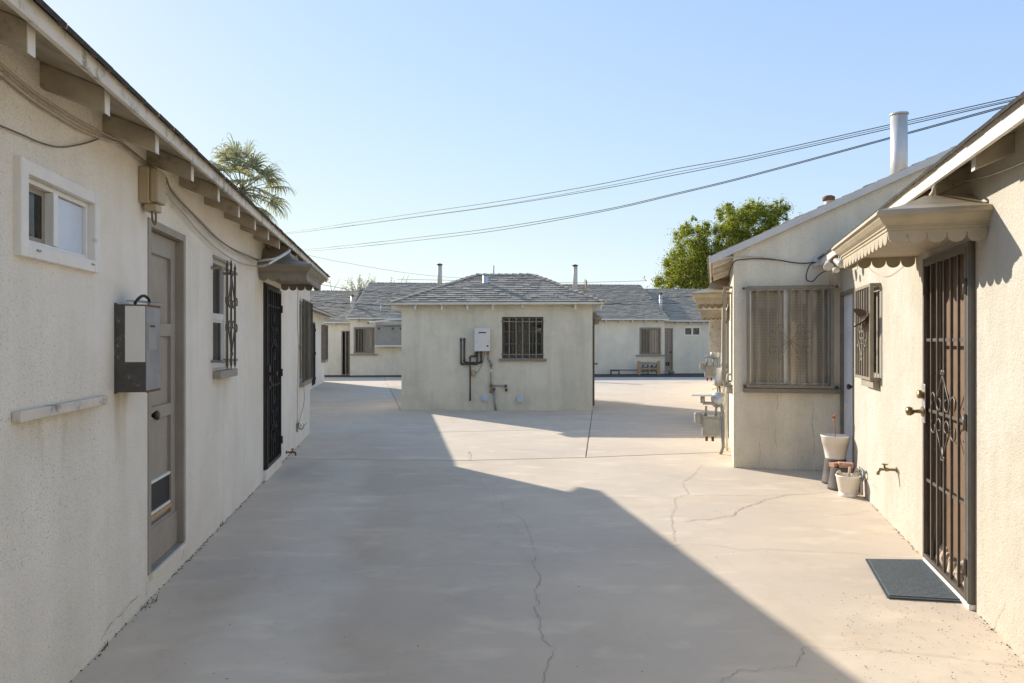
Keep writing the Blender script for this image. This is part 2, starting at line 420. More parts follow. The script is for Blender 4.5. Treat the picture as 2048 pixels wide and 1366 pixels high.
class MB:
    def __init__(self):
        self.v, self.f, self.s = [], [], []
    def add(self, pts, faces, smooth=False):
        o = len(self.v)
        self.v += [Vector(p) for p in pts]
        for f in faces:
            self.f.append([o + i for i in f]); self.s.append(smooth)
        return self
    def poly(self, pts, smooth=False):
        return self.add(pts, [list(range(len(pts)))], smooth)
    def hexa(self, p):
        return self.add(p, [(0, 3, 2, 1), (4, 5, 6, 7), (0, 1, 5, 4), (1, 2, 6, 5), (2, 3, 7, 6), (3, 0, 4, 7)])
    def box(self, fr, s0, s1, q0, q1, h0, h1):
        P = fr.P
        return self.hexa([P(s0, q0, h0), P(s1, q0, h0), P(s1, q1, h0), P(s0, q1, h0),
                          P(s0, q0, h1), P(s1, q0, h1), P(s1, q1, h1), P(s0, q1, h1)])
    def abox(self, x0, x1, y0, y1, z0, z1):
        return self.hexa([Vector(p) for p in ((x0, y0, z0), (x1, y0, z0), (x1, y1, z0), (x0, y1, z0),
                                              (x0, y0, z1), (x1, y0, z1), (x1, y1, z1), (x0, y1, z1))])
    def prism(self, a, b):
        n = len(a)
        fs = [list(range(n))[::-1], list(range(n, 2 * n))]
        fs += [(i, (i + 1) % n, n + (i + 1) % n, n + i) for i in range(n)]
        return self.add(list(a) + list(b), fs)
    def tube(self, pts, r, n=6, rads=None, smooth=True, caps=True):
        pts = [Vector(p) for p in pts]
        m = len(pts)
        up = Vector((0, 0, 1))
        t0 = (pts[1] - pts[0]).normalized()
        if abs(t0.dot(up)) > 0.95:
            up = Vector((1, 0, 0))
        vs = []
        a = (up - t0 * up.dot(t0)).normalized()
        for i in range(m):
            t = (pts[min(i + 1, m - 1)] - pts[max(i - 1, 0)])
            t = t.normalized() if t.length > 1e-9 else t0
            a = (a - t * a.dot(t))
            a = a.normalized() if a.length > 1e-6 else t.orthogonal().normalized()
            b = t.cross(a)
            rr = rads[i] if rads else r
            for k in range(n):
                an = 2 * pi * (k + 0.5) / n
                vs.append(pts[i] + (a * cos(an) + b * sin(an)) * rr)
        fs = [(i * n + k, i * n + (k + 1) % n, (i + 1) * n + (k + 1) % n, (i + 1) * n + k) for i in range(m - 1) for k in range(n)]
        self.add(vs, fs, smooth)
        if caps:
            o = len(self.v) - m * n
            self.f.append([o + k for k in range(n)][::-1]); self.s.append(False)
            self.f.append([o + (m - 1) * n + k for k in range(n)]); self.s.append(False)
        return self
    def lathe(self, c, prof, n=20, axis=(0, 0, 1), squash=1.0, smooth=True):
        c = Vector(c); ax = Vector(axis).normalized()
        a = ax.orthogonal().normalized() if abs(ax.z) < 0.99 else Vector((1, 0, 0))
        b = ax.cross(a)
        vs = []
        for r, z in prof:
            for k in range(n):
                an = 2 * pi * k / n
                vs.append(c + ax * z + (a * cos(an) + b * sin(an) * squash) * r)
        m = len(prof)
        fs = [(i * n + k, i * n + (k + 1) % n, (i + 1) * n + (k + 1) % n, (i + 1) * n + k) for i in range(m - 1) for k in range(n)]
        fs += [list(range(n))[::-1], [(m - 1) * n + k for k in range(n)]]
        o = len(self.v)
        self.v += vs
        for i, f in enumerate(fs):
            self.f.append([o + k for k in f]); self.s.append(smooth and i < len(fs) - 2)
        return self
    def build(self, name, mat, parent=None, bevel=0.0, normals=True, kind=None, label=None):
        w = world_loc(parent)
        me = bpy.data.meshes.new(name)
        me.from_pydata([tuple(p - w) for p in self.v], [], self.f)
        me.polygons.foreach_set('use_smooth', self.s)
        if normals:
            bm = bmesh.new(); bm.from_mesh(me)
            bmesh.ops.recalc_face_normals(bm, faces=bm.faces)
            bm.to_mesh(me); bm.free()
        me.materials.append(M[mat] if isinstance(mat, str) else mat)
        me.update()
        o = bpy.data.objects.new(name, me)
        COL.objects.link(o)
        if parent is not None:
            o.parent = parent
        if bevel:
            md = o.modifiers.new('edge', 'BEVEL')
            md.width = bevel; md.segments = 2; md.limit_method = 'ANGLE'; md.angle_limit = radians(40)
        if kind:
            o['kind'] = kind
        if label:
            o['label'] = label
        return o
def world_loc(o):
    w = Vector((0, 0, 0))
    while o is not None:
        w += Vector(o.location); o = o.parent
    return w
def thing(name, label, cat, loc, group=None):
    o = bpy.data.objects.new(name, None)
    COL.objects.link(o)
    o.location = loc
    o.empty_display_size = 0.2
    o['label'] = label; o['category'] = cat
    if group:
        o['group'] = group
    return o
def tag(o, label, cat, group=None):
    o['label'] = label; o['category'] = cat
    if group:
        o['group'] = group
    return o
def jit(a):
    return RND.uniform(-a, a)

def wall_face(mb, fr, s0, s1, h0, h1, holes=(), q=0.0, reveal=0.10):
    ss = sorted({s0, s1, *[x for h in holes for x in h[:2]]})
    hs = sorted({h0, h1, *[x for h in holes for x in h[2:4]]})
    for i in range(len(ss) - 1):
        for j in range(len(hs) - 1):
            a, b, c, d = ss[i], ss[i + 1], hs[j], hs[j + 1]
            if any(h[0] - 1e-6 <= a and b <= h[1] + 1e-6 and h[2] - 1e-6 <= c and d <= h[3] + 1e-6 for h in holes):
                continue
            mb.poly([fr.P(a, q, c), fr.P(b, q, c), fr.P(b, q, d), fr.P(a, q, d)])
    for h in holes:
        a, b, c, d = h[:4]
        r = h[4] if len(h) > 4 else reveal
        P = fr.P
        mb.poly([P(a, q, c), P(a, q - r, c), P(a, q - r, d), P(a, q, d)])
        mb.poly([P(b, q, c), P(b, q, d), P(b, q - r, d), P(b, q - r, c)])
        mb.poly([P(a, q, d), P(a, q - r, d), P(b, q - r, d), P(b, q, d)])
        mb.poly([P(a, q, c), P(b, q, c), P(b, q - r, c), P(a, q - r, c)])

def frame_ring(mb, fr, a, b, c, d, w, q0, q1, wb=None, wt=None):
    wb = w if wb is None else wb
    wt = w if wt is None else wt
    mb.box(fr, a, a + w, q0, q1, c, d)
    mb.box(fr, b - w, b, q0, q1, c, d)
    mb.box(fr, a + w, b - w, q0, q1 - 0.001, c, c + wb)
    mb.box(fr, a + w, b - w, q0, q1 - 0.001, d - wt, d)

def shingle_tabs(o, u, v, nrm, lo, hi, wlen, exposure=0.135, tab=(0.13, 0.27), thick=0.012):
    """Tabs of a roof slope: rows of quads [(top, front, sides)]; lo(w), hi(w) bound each course."""
    out = []
    w = 0.0; k = 0
    while w < wlen - 0.01:
        w1 = min(w + exposure * 1.12, wlen)
        wo = w - (0.015 if k == 0 else 0.0)
        a0, b0, a1, b1 = lo(w), hi(w), lo(w1), hi(w1)
        x = a0 - RND.uniform(0, tab[1] * 0.6)
        while x < b0:
            wd = RND.uniform(*tab)
            x0, x1 = max(x, a0), min(x + wd, b0)
            y0, y1 = max(x, a1), min(x + wd, b1)
            x += wd
            if x1 - x0 < 0.012:
                continue
            if y1 <= y0:
                y0 = y1 = min(max((x0 + x1) / 2, a1), b1)
            t = thick * (RND.uniform(0.8, 1.15) if k == 0 else RND.choice((0.75, 1.0, 1.4, 1.6)))
            dz = RND.uniform(-0.004, 0.006) if k == 0 else RND.uniform(-0.004, 0.007) + (0.016 if t > thick * 1.3 else 0.0)
            g = 0.0025
            p0 = o + u * (x0 + g) + v * (wo - dz) + nrm * t
            p1 = o + u * (x1 - g) + v * (wo - dz) + nrm * t
            p2 = o + u * (y1 - g) + v * w1 + nrm * 0.003
            p3 = o + u * (y0 + g) + v * w1 + nrm * 0.003
            b0p, b1p = p0 - nrm * (t + 0.004), p1 - nrm * (t + 0.004)
            out.append(([p0, p1, p2, p3, b0p, b1p, p2 - nrm * 0.008, p3 - nrm * 0.008],
                        [(0, 1, 2, 3), (4, 5, 1, 0), (5, 6, 2, 1), (7, 4, 0, 3)]))
        w += exposure; k += 1
    return out
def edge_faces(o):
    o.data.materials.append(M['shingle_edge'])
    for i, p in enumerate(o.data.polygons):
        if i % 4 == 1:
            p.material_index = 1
def roof_slope(parent, e0, e1, t0, t1, name='shingles', each=None, nmax=300, **kw):
    """Shingles over the quad e0-e1 (eave) to t0-t1 (top), laid on its plane."""
    u = (e1 - e0).normalized()
    up = (t0 - e0) - u * (t0 - e0).dot(u)
    v = up.normalized(); wlen = up.length
    nrm = u.cross(v)
    if nrm.z < 0:
        nrm = -nrm
    L = (e1 - e0).length
    a = (t0 - e0).dot(u); b = (t1 - e0).dot(u)
    tabs = shingle_tabs(e0, u, v, nrm, lambda w: a * w / wlen, lambda w: L + (b - L) * w / wlen, wlen, **kw)
    n_each = 0
    if each:
        for pts, fs in tabs[:nmax]:
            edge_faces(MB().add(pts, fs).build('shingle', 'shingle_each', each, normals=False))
        n_each = min(nmax, len(tabs))
    rest = tabs[n_each:]
    if rest:
        mb = MB()
        for pts, fs in rest:
            mb.add(pts, fs)
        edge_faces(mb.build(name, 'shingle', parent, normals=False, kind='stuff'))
def ridge_caps(mb, p0, p1, side_a, side_b, step=0.15, w=0.12):
    d = (p1 - p0); n = max(1, int(d.length / step)); dv = d.normalized()
    for i in range(n):
        a = p0 + d * (i / n); b = p0 + d * min(1.0, (i + 1.25) / n)
        lift = Vector((0, 0, 0.026 + RND.uniform(0, 0.012))); low = Vector((0, 0, 0.008))
        ww = w * RND.uniform(0.9, 1.12)
        mb.add([a + lift, a + lift * 0.8 + side_a * ww, b + low + side_a * ww, b + low, a + lift * 0.8 + side_b * ww, b + low + side_b * ww,
                a, a + side_a * ww, a + side_b * ww],
               [(0, 1, 2, 3), (0, 3, 5, 4), (6, 7, 1, 0), (6, 0, 4, 8)])

def gable_house(root, fr, s0, s1, depth, wall_top, pitch, over, verge, stuc, holes=(), base_q=0.0,
                deck=0.05, fascia=(0.068, 0.022), fdrop=0.022, trim='trim', rafters=None, raft=(0.045, 0.10), raft_len=None,
                shing=True, rake='trim', reveal=0.1, gable_far=True, gable_near=True, top_hole=None):
    """A long stucco house under a gable roof whose ridge runs along s. Deck underside = wall_top + at q=0."""
    P = lambda s, q, h: fr.P(s, base_q + q, h)
    mb = MB()
    wall_face(mb, fr, s0, s1, 0, wall_top, holes, base_q, reveal)
    hr = wall_top + pitch * depth / 2
    for s, on in ((s0, gable_near), (s1, gable_far)):
        if on:
            mb.poly([P(s, 0, 0), P(s, -depth, 0), P(s, -depth, wall_top), P(s, -depth / 2, hr), P(s, 0, wall_top)])
    mb.poly([P(s0, -depth, 0), P(s1, -depth, 0), P(s1, -depth, wall_top), P(s0, -depth, wall_top)])
    mb.build('wall', stuc, root)
    # deck
    a, b = s0 - verge, s1 + verge
    top = wall_top
    md = MB()
    for sg in (1, -1):
        qe = over if sg > 0 else -depth - over
        he = top - pitch * over
        pts0 = [P(a, qe, he), P(b, qe, he), P(b, -depth / 2, hr), P(a, -depth / 2, hr)]
        md.prism(pts0, [p + Vector((0, 0, deck)) for p in pts0])
    roof = md.build('roof', 'eave_wood', root)
    # fascia along the eave
    fh, ft = fascia
    he = top - pitch * over
    mf = MB()
    mf.box(fr, a, b, base_q + over + 0.001, base_q + over + ft, he - fdrop, he - fdrop + fh)
    mf.build('fascia', trim, root, 0.003)
    # rake boards on the ends
    for s, sg in ((s0, -1), (s1, 1)):
        mr = MB()
        for side in (1, -1):
            qe = over if side > 0 else -depth - over
            so, si = s + sg * (verge + 0.022), s + sg * (verge + 0.001)
            lo = he - 0.055; hi = he + deck + 0.004
            q_ = [P(so, qe, lo), P(so, qe, hi), P(so, -depth / 2, hr + deck + 0.004), P(so, -depth / 2, hr - 0.055)]
            r_ = [P(si, qe, lo), P(si, qe, hi), P(si, -depth / 2, hr + deck + 0.004), P(si, -depth / 2, hr - 0.055)]
            mr.prism(q_, r_)
        mr.build('rake_board', rake, root)
    # rafter tails
    if rafters:
        rl = raft_len or over - 0.03
        for s in rafters:
            w2 = raft[0] / 2
            m1 = MB()
            t0, t1 = top - 0.002, top - pitch * rl - 0.002
            A = [P(s - w2, -0.03, t0 + pitch * 0.03 - raft[1]), P(s - w2, rl, t1 - raft[1]), P(s - w2, rl, t1), P(s - w2, -0.03, t0 + pitch * 0.03)]
            B = [P(s + w2, -0.03, t0 + pitch * 0.03 - raft[1]), P(s + w2, rl, t1 - raft[1]), P(s + w2, rl, t1), P(s + w2, -0.03, t0 + pitch * 0.03)]
            m1.prism(A, B)
            m1.build('rafter', 'eave_wood', root, 0.003)
            m2 = MB()
            m2.box(fr, s - w2 - 0.001, s + w2 + 0.001, base_q + rl + 0.0005, base_q + rl + 0.004, t1 - raft[1] - 0.002, t1)
            m2.build('rafter_end', 'trim_clean', root)
    if shing:
        z = Vector((0, 0, deck + 0.001))
        qe = over + 0.03
        e0, e1 = P(a - 0.02, qe, top - pitch * qe) + z, P(b + 0.02, qe, top - pitch * qe) + z
        t0, t1 = P(a - 0.02, -depth / 2, hr) + z, P(b + 0.02, -depth / 2, hr) + z
        roof_slope(roof, e0, e1, t0, t1)
        qe = -depth - over - 0.03
        e0, e1 = P(a - 0.02, qe, top - pitch * (over + 0.03)) + z, P(b + 0.02, qe, top - pitch * (over + 0.03)) + z
        roof_slope(roof, e0, e1, t0, t1, exposure=0.3, tab=(0.4, 0.7))
        mc = MB()
        dn = Vector((0, 0, -pitch))
        nq = Vector((fr.nx, fr.ny, 0))
        ridge_caps(mc, P(a, -depth / 2, hr) + z, P(b, -depth / 2, hr) + z, (nq + dn).normalized(), (-nq + dn).normalized())
        mc.build('ridge_cap', 'shingle', roof, normals=False, kind='stuff')
    return roof

def awning(root, fr, s0, s1, base_q=0.0, ht=2.2, p=0.545, mat='awning', rise=0.15, k=1.0):
    """Bell-curved wooden door hood: hipped roof, crown moulding, scalloped valance, soffit."""
    q0 = base_q
    P = fr.P
    mb = MB()
    rings = [(0.0, 0.0), (0.012, 0.016), (0.06, 0.03), (0.14, 0.055), (0.23, 0.095), (0.31, rise)]
    rows = []
    for i, dh in rings:
        i *= p / 0.545
        pts = []
        for a, b in (((s0 + i, q0), (s0 + i, q0 + p - i)), ((s0 + i, q0 + p - i), (s1 - i, q0 + p - i)), ((s1 - i, q0 + p - i), (s1 - i, q0))):
            pts.append((a, b))
        rows.append(([P(*x[0], ht + dh) for x in pts] + [P(*pts[-1][1], ht + dh)]))
    for r0, r1 in zip(rows, rows[1:]):
        for j in range(3):
            mb.poly([r0[j], r0[j + 1], r1[j + 1], r1[j]])
    mb.poly(rows[-1])
    aw = mb.build('awning', mat, root, normals=True)
    # crown moulding
    prof = [(0.0, 0.002), (-0.004, -0.014), (0.012, -0.020), (0.016, -0.030), (0.034, -0.052), (0.052, -0.066), (0.050, -0.074), (0.060, -0.078), (0.060, -0.092), (0.075, -0.092)]
    mc = MB()
    prv = None
    for o, dh in prof:
        dh *= k
        cur = [P(s0 + o, q0, ht + dh), P(s0 + o, q0 + p - o, ht + dh), P(s1 - o, q0 + p - o, ht + dh), P(s1 - o, q0, ht + dh)]
        if prv:
            for j in range(3):
                mc.poly([prv[j], prv[j + 1], cur[j + 1], cur[j]])
        prv = cur
    mc.build('moulding', mat, aw)
    ms = MB()
    ms.box(fr, s0 + 0.07, s1 - 0.07, q0 + 0.002, q0 + p - 0.07, ht - 0.088 * k, ht - 0.07 * k)
    ms.build('soffit', mat, aw)
    # scalloped valance
    mv = MB()
    o = 0.066; th = 0.014
    def strip(A, B, out):
        L = (B - A).length; d = (B - A).normalized()
        n = max(2, round(L / 0.104)); w = L / n
        base = ht - 0.088 * k
        pts = [(0, base)]
        for i in range(n):
            for j in range(9):
                t = pi * j / 8
                pts.append((i * w + w / 2 - cos(t) * w / 2 * 0.97, ht - (0.112 + 0.052 * sin(t) ** 0.8) * k))
        pts.append((L, base))
        a = [Vector((*(A + d * x).xy, z)) for x, z in pts]
        b = [q + out * th for q in a]
        # triangulated strips: one quad per segment keeps the outline clean
        for i in range(1, len(pts) - 2):
            x0, x1 = pts[i], pts[i + 1]
            t0, t1 = Vector((*(A + d * x0[0]).xy, base)), Vector((*(A + d * x1[0]).xy, base))
            mv.hexa([a[i], a[i + 1], b[i + 1], b[i], t0, t1, t1 + out * th, t0 + out * th])
    sd = Vector((fr.dx, fr.dy, 0)); nd = Vector((fr.nx, fr.ny, 0))
    strip(P(s0 + o, q0 + 0.004), P(s0 + o, q0 + p - o), sd)
    strip(P(s0 + o + th, q0 + p - o), P(s1 - o - th, q0 + p - o), -nd)
    strip(P(s1 - o, q0 + p - o), P(s1 - o, q0 + 0.004), -sd)
    mv.build('valance', mat, aw)
    return aw

def arc(cx, cy, r0, r1, a0, a1, n=14):
    return [(cx + (r0 + (r1 - r0) * i / n) * cos(a0 + (a1 - a0) * i / n), cy + (r0 + (r1 - r0) * i / n) * sin(a0 + (a1 - a0) * i / n)) for i in range(n + 1)]
def lyre(fr, sc_, hc, W, H, q, r, sides=True, n=5):
    mb = MB()
    def put(pts):
        mb.tube([fr.P(sc_ + x, q, hc + y) for x, y in pts], r, n)
    for sx in (1, -1):
        for sy in (1, -1):
            pts = [(0.006, H), (W * 0.55, H * 0.66), (W * 0.93, H * 0.42)] + arc(W * 0.55, H * 0.30, W * 0.45, W * 0.20, 0.25, -4.9, 18)
            put([(sx * x, sy * y) for x, y in pts])
            put([(sx * x, sy * (H + y)) for x, y in [(0.003, -0.05)] + arc(0.019, 0.02, 0.017, 0.010, pi, -1.6, 10)])
            if sides:
                put([(sx * x, sy * y) for x, y in arc(W * 1.52, H * 0.36, W * 0.36, W * 0.30, -1.0, 3.6, 14)])
    return mb

def slider_window(root, fr, a, b, c, d, q, mat_frame, glass='glass', fw=0.035, name='window', mull=0.5, depth=0.03):
    """Two-light window: frame with mullion; panes are children."""
    mb = MB()
    frame_ring(mb, fr, a, b, c, d, fw, q - depth, q)
    m = a + (b - a) * mull
    mb.box(fr, m - fw * 0.55, m + fw * 0.55, q - depth + 0.002, q + 0.004, c + fw, d - fw)
    w = mb.build(name, mat_frame, root, 0.002)
    for x0, x1, g in ((a + fw, m - fw * 0.55, glass), (m + fw * 0.55, b - fw, glass)):
        g = g if isinstance(g, str) else g
        MB().box(fr, x0, x1, q - depth * 0.6, q - depth * 0.6 + 0.004, c + fw, d - fw).build('pane', g, w)
    return w

def wires(name, label, cat, pts, r, mat, group=None, n=5):
    o = MB().tube(pts, r, n).build(name, mat)
    return tag(o, label, cat, group)
def smooth_path(pts, k=6):
    """Catmull-Rom through the points."""
    pts = [Vector(p) for p in pts]
    P = [pts[0] * 2 - pts[1]] + pts + [pts[-1] * 2 - pts[-2]]
    out = []
    for i in range(1, len(P) - 2):
        for j in range(k):
            t = j / k
            a, b, c, d = P[i - 1], P[i], P[i + 1], P[i + 2]
            out.append(0.5 * ((2 * b) + (c - a) * t + (2 * a - 5 * b + 4 * c - d) * t * t + (3 * b - a - 3 * c + d) * t ** 3))
    out.append(pts[-1])
    return out

# ------------------------------------------------------------------ survey planes
FL = Fr(-1.445, 0, -0.167, 1, 'r')            # left bungalow, wall facing the courtyard
_p = FL.P(0, -1.27)
FL2 = Fr(_p.x, _p.y, -0.167, 1, 'r')          # second left bungalow, set back
FR = Fr(1.450, 0, 0.297, 1, 'l')              # right bungalow
FW = Fr(2.637, 8.125, 0.9755, -0.22, 'r')     # gable end of the right-hand wing
FS = Fr(2.637, 8.125, 0.2847, 0.9586, 'l')    # long side of the wing
FC = Fr(-2.419, 14.94, 4.156, -0.21, 'r')     # small house in the middle
FB = Fr(-7.168, 30.2, 14.244, 1.5, 'r')       # row across the back

# ------------------------------------------------------------------ ground
g = MB()
g.poly([Vector((-600, -600, -0.045)), Vector((600, -600, -0.045)), Vector((600, 600, -0.045)), Vector((-600, 600, -0.045))])
ground = g.build('ground', 'soil'); ground['kind'] = 'structure'

def inset(poly, d):
    n = len(poly); out = []
    for i in range(n):
        a, b, c = poly[i - 1], poly[i], poly[(i + 1) % n]
        e0 = (b - a).normalized(); e1 = (c - b).normalized()
        n0 = Vector((-e0.y, e0.x)); n1 = Vector((-e1.y, e1.x))
        bis = (n0 + n1)
        bis = bis / max(0.6, bis.dot(n0))
        out.append(b + bis * d)
    return out
def gv(px, py):
    p = ground_at(px, py); return Vector((p.x, p.y))
pav = bpy.data.objects.new('pavement', None); COL.objects.link(pav)
pav['kind'] = 'structure'
vj0, vj1 = gv(1172, 915), gv(1184.5, 823)
j1 = [Vector((-8, 8.74)), gv(583, 918), gv(936, 921), gv(1172, 915), gv(1445, 904.5), Vector((8, 9.9))]
j2 = [Vector((-8, 10.9)), gv(619, 866.5), gv(834, 865.5), gv(1037, 861), vj0.lerp(vj1, (11.72 - vj0.y) / (vj1.y - vj0.y))]
j3l, j3r = Vector((-12, 14.98)), Vector((-2.45, 14.96))
slabs = [
    ([Vector((-8, -8)), Vector((8, -8)), Vector((8, 9.9))] + j1[1:5][::-1] + [Vector((-8, 8.74))], 'concrete', 0.0),
    ([j1[0], j1[1], j1[2], j1[3], j2[4], j2[3], j2[2], j2[1], j2[0]], 'concrete_b', 0.002),
    ([j2[0], j2[1], j2[2], j2[3], j2[4], vj1, j3r, j3l], 'concrete_c', 0.003),
    ([j3l, j3r, Vector((-5.35, 28.6)), Vector((-13, 28.6))], 'concrete_b', 0.0),
    ([j3r, vj1, Vector((1.95, 28.6)), Vector((-5.35, 28.6))], 'concrete', 0.004),
    ([j1[3], j1[4], j1[5], Vector((15, 28.6)), Vector((1.95, 28.6)), vj1], 'concrete_c', 0.003),
]
for poly, m, z in slabs:
    q = inset(poly, 0.009)
    MB().prism([Vector((p.x, p.y, -0.04)) for p in q], [Vector((p.x, p.y, z)) for p in q]).build('slab', m, pav, 0.004)
lane = MB().prism([Vector((x, y, -0.04)) for x, y in ((-16, 28.6), (18, 28.6), (18, 34), (-16, 34))],
                  [Vector((x, y, -0.012)) for x, y in ((-16, 28.6), (18, 28.6), (18, 34), (-16, 34))]).build('asphalt_lane', 'asphalt')
lane['kind'] = 'structure'

fl = [Vector((-12.9, -7.9)), Vector((7.9, -7.9)), Vector((8.0, 9.8)), Vector((14.9, 28.5)), Vector((-12.9, 28.5))]
MB().poly([Vector((p.x, p.y, -0.008)) for p in fl]).build('joint_filler', 'joint_filler', pav)

def crack(pix, w, mat='crack', z=0.0045, wander=1.0, name='crack'):
    pts = [ground_at(x, y) for x, y in pix]
    dense = []
    for a, b in zip(pts, pts[1:]):
        n = max(2, int((b - a).length / 0.022))
        for i in range(n):
            dense.append(a.lerp(b, i / n))
    dense.append(pts[-1])
    mb = MB(); prev = None
    for i, p in enumerate(dense):
        t = (dense[min(i + 1, len(dense) - 1)] - dense[max(0, i - 1)]).normalized()
        s = Vector((-t.y, t.x, 0))
        p = p + s * jit(0.011 * wander)
        ww = w * RND.uniform(0.35, 1.3) * (0.4 if i in (0, len(dense) - 1) else 1)
        cur = (p - s * ww / 2 + Vector((0, 0, z)), p + s * ww / 2 + Vector((0, 0, z)))
        if prev:
            mb.poly([prev[0], prev[1], cur[1], cur[0]])
        prev = cur
    return mb.build(name, mat, pav)
crack([(955, 955), (965, 970), (980, 989), (1002, 999), (1008, 1021), (1045, 1038), (1060, 1067), (1066, 1096), (1077, 1106)], 0.0022)
crack([(1077, 1106), (1064, 1128), (1078, 1149), (1080, 1163), (1069, 1183), (1077, 1205), (1068, 1220), (1081, 1241), (1078, 1258), (1089, 1285), (1109, 1296), (1104, 1316), (1092, 1343), (1084, 1366), (1080, 1420)], 0.0034)
crack([(1067, 1123), (985, 1127), (900, 1130), (800, 1137), (700, 1141), (600, 1150), (500, 1156)], 0.0022, wander=0.5)
crack([(1115, 1105), (1173, 1097), (1241, 1097), (1340, 1094), (1366, 1089), (1423, 1090), (1484, 1101), (1522, 1098), (1587, 1102), (1698, 1106), (1740, 1110)], 0.0035, 'crack_pale', wander=0.6)
crack([(1348, 1083), (1346, 1057), (1341, 1033), (1352, 1016), (1348, 998), (1376, 988), (1364, 966), (1382, 954), (1405, 930)], 0.0045, 'crack_pale')
crack([(1365, 1044), (1393, 1040), (1423, 1039), (1452, 1032), (1466, 1032), (1474, 1023), (1486, 1015), (1513, 1007), (1528, 1000), (1575, 990), (1616, 988), (1657, 985)], 0.008, 'crack_pale')
crack([(1387, 992), (1417, 990), (1464, 991), (1510, 991), (1575, 990)], 0.006, 'crack_pale', wander=0.5)
crack([(1435, 1366), (1485, 1341), (1512, 1343), (1556, 1337), (1589, 1334), (1601, 1318), (1610, 1295)], 0.0026)
crack([(1610, 1295), (1674, 1299), (1719, 1296), (1780, 1303), (1844, 1309), (1891, 1314), (1962, 1324), (2048, 1336)], 0.003, 'crack_pale', wander=0.5)
crack([(1610, 1037), (1690, 1030), (1740, 1022)], 0.004, 'crack_pale')
def wall_crack(fr, pix, w, mat='crack_pale', q=0.004, parent=None):
    pts = [fr.at(x, y, q) for x, y in pix]
    dense = []
    for a, b in zip(pts, pts[1:]):
        n = max(2, int((b - a).length / 0.03))
        dense += [a.lerp(b, i / n) for i in range(n)]
    dense.append(pts[-1])
    mb = MB(); prev = None; sd = Vector((fr.dx, fr.dy, 0)); up = Vector((0, 0, 1))
    for i, p in enumerate(dense):
        t = (dense[min(i + 1, len(dense) - 1)] - dense[max(0, i - 1)]).normalized()
        s = (sd * -t.dot(up) + up * t.dot(sd)).normalized()
        p = p + s * jit(0.006)
        ww = w * RND.uniform(0.3, 1.3)
        cur = (p - s * ww / 2, p + s * ww / 2)
        if prev:
            mb.poly([prev[0], prev[1], cur[1], cur[0]])
        prev = cur
    return mb.build('crack', mat, parent)

# ================================================================== LEFT BUNGALOW
left_house = thing('bungalow', 'long cream bungalow filling the left edge, with a taupe panel door', 'house', FL.P(4, -2))
def span(fr, px0, py0, px1, py1, q=0.0):
    a, b = fr.hit(px0, py0, q), fr.hit(px1, py1, q)
    return a[0], b[0], min(a[1], b[1]), max(a[1], b[1])
LEN_L = 11.345
win_a = (2.60, 3.292, 1.824, 2.20)
door_l = (FL.hit(298.8, 446)[0], FL.hit(367, 479)[0], 0.15, 2.188)
win_l = (FL.hit(425.8, 514)[0], FL.hit(425.8, 514)[0] + 0.50, 1.281, 2.158)
gate_l = (FL.hit(526.5, 565)[0], FL.hit(557, 565)[0], 0.118, 2.137)
bay_l = (FL.hit(599, 600)[0], FL.hit(599, 600)[0] + 0.98, 0.90, 2.10)
holes_l = [(win_a[0] + .045, win_a[1] - .045, win_a[2] + .045, win_a[3] - .045, .06), (*door_l, .085), (*win_l, .08), (*gate_l, .10), (*bay_l, .09)]
raf = [(2.775 + 0.583 * k) / .98634 for k in range(-8, 15)]
roof_l = gable_house(left_house, FL, -4.5, LEN_L, 6.2, 2.63, 0.375, 0.27, 0.05, 'stucco_left', holes_l, rafters=raf, raft_len=0.24)

# small white slider high on the wall
a, b, c, d = win_a
mb = MB(); frame_ring(mb, FL, a, b, c, d, 0.055, -0.01, 0.028)
w = mb.build('window', 'white_trim', left_house, 0.004)
mb = MB(); frame_ring(mb, FL, a + .056, b - .056, c + .056, d - .056, 0.020, -0.045, -0.004)
m = a + (b - a) * 0.45
mb.box(FL, m - .014, m + .024, -0.04, 0.004, c + .078, d - .078)
mb.build('sash', 'white_vinyl', w, 0.002)
MB().box(FL, m + .026, b - .078, -0.026, -0.020, c + .08, d - .08).build('frosted_pane', 'frosted', w)
mb = MB(); frame_ring(mb, FL, a + .077, m - .015, c + .077, d - .077, 0.022, -0.040, -0.030)
mb.build('screen_frame', 'taupe', w)
MB().box(FL, a + .099, m - .037, -0.038, -0.034, c + .099, d - .099).build('screen_pane', 'glass_dark', w)
MB().box(FL, a + .06, b - .06, -0.058, -0.052, c + .06, d - .06).build('dark_backing', 'dark_room', w)
mb = MB()
for t in (0.16, 0.86):
    x = a + (b - a) * t
    MB().box(FL, x, x + .03, .028, .031, c + .030, c + .038).build('weep_cover', 'taupe', w)

# taupe panel door with a pet flap
a, b, c, d = door_l
door = MB()
frame_ring(door, FL, a - .03, b + .03, c, d + .03, .045, -0.085, 0.006, wb=0.001)
door = door.build('door', 'taupe', left_house, 0.003)
x0, x1 = a + .017, b - .017
def rail(h0, h1, q=-.045):
    MB().box(FL, x0 + .09, x1 - .09, -.08, q, h0, h1).build('rail', 'taupe', door, 0.004)
for s0_, s1_ in ((x0, x0 + .09), (x1 - .09, x1)):
    MB().box(FL, s0_, s1_, -.08, -.044, c + .005, d - .02).build('stile', 'taupe', door, 0.004)
rail(d - .15, d - .02); rail(1.534, 1.617); rail(1.02, 1.10); rail(c + .005, 0.387, -.040)
MB().box(FL, x0 + .085, x1 - .085, -.082, -.066, c + .02, d - .1).build('panel', 'taupe', door)
MB().box(FL, x0, x1, -.05, -.034, c + .002, c + .22).build('kick_board', 'taupe', door, 0.003)
pa, pb, pc, pd = a + .04, FL.hit(343, 951, -.05)[0], .445, .65
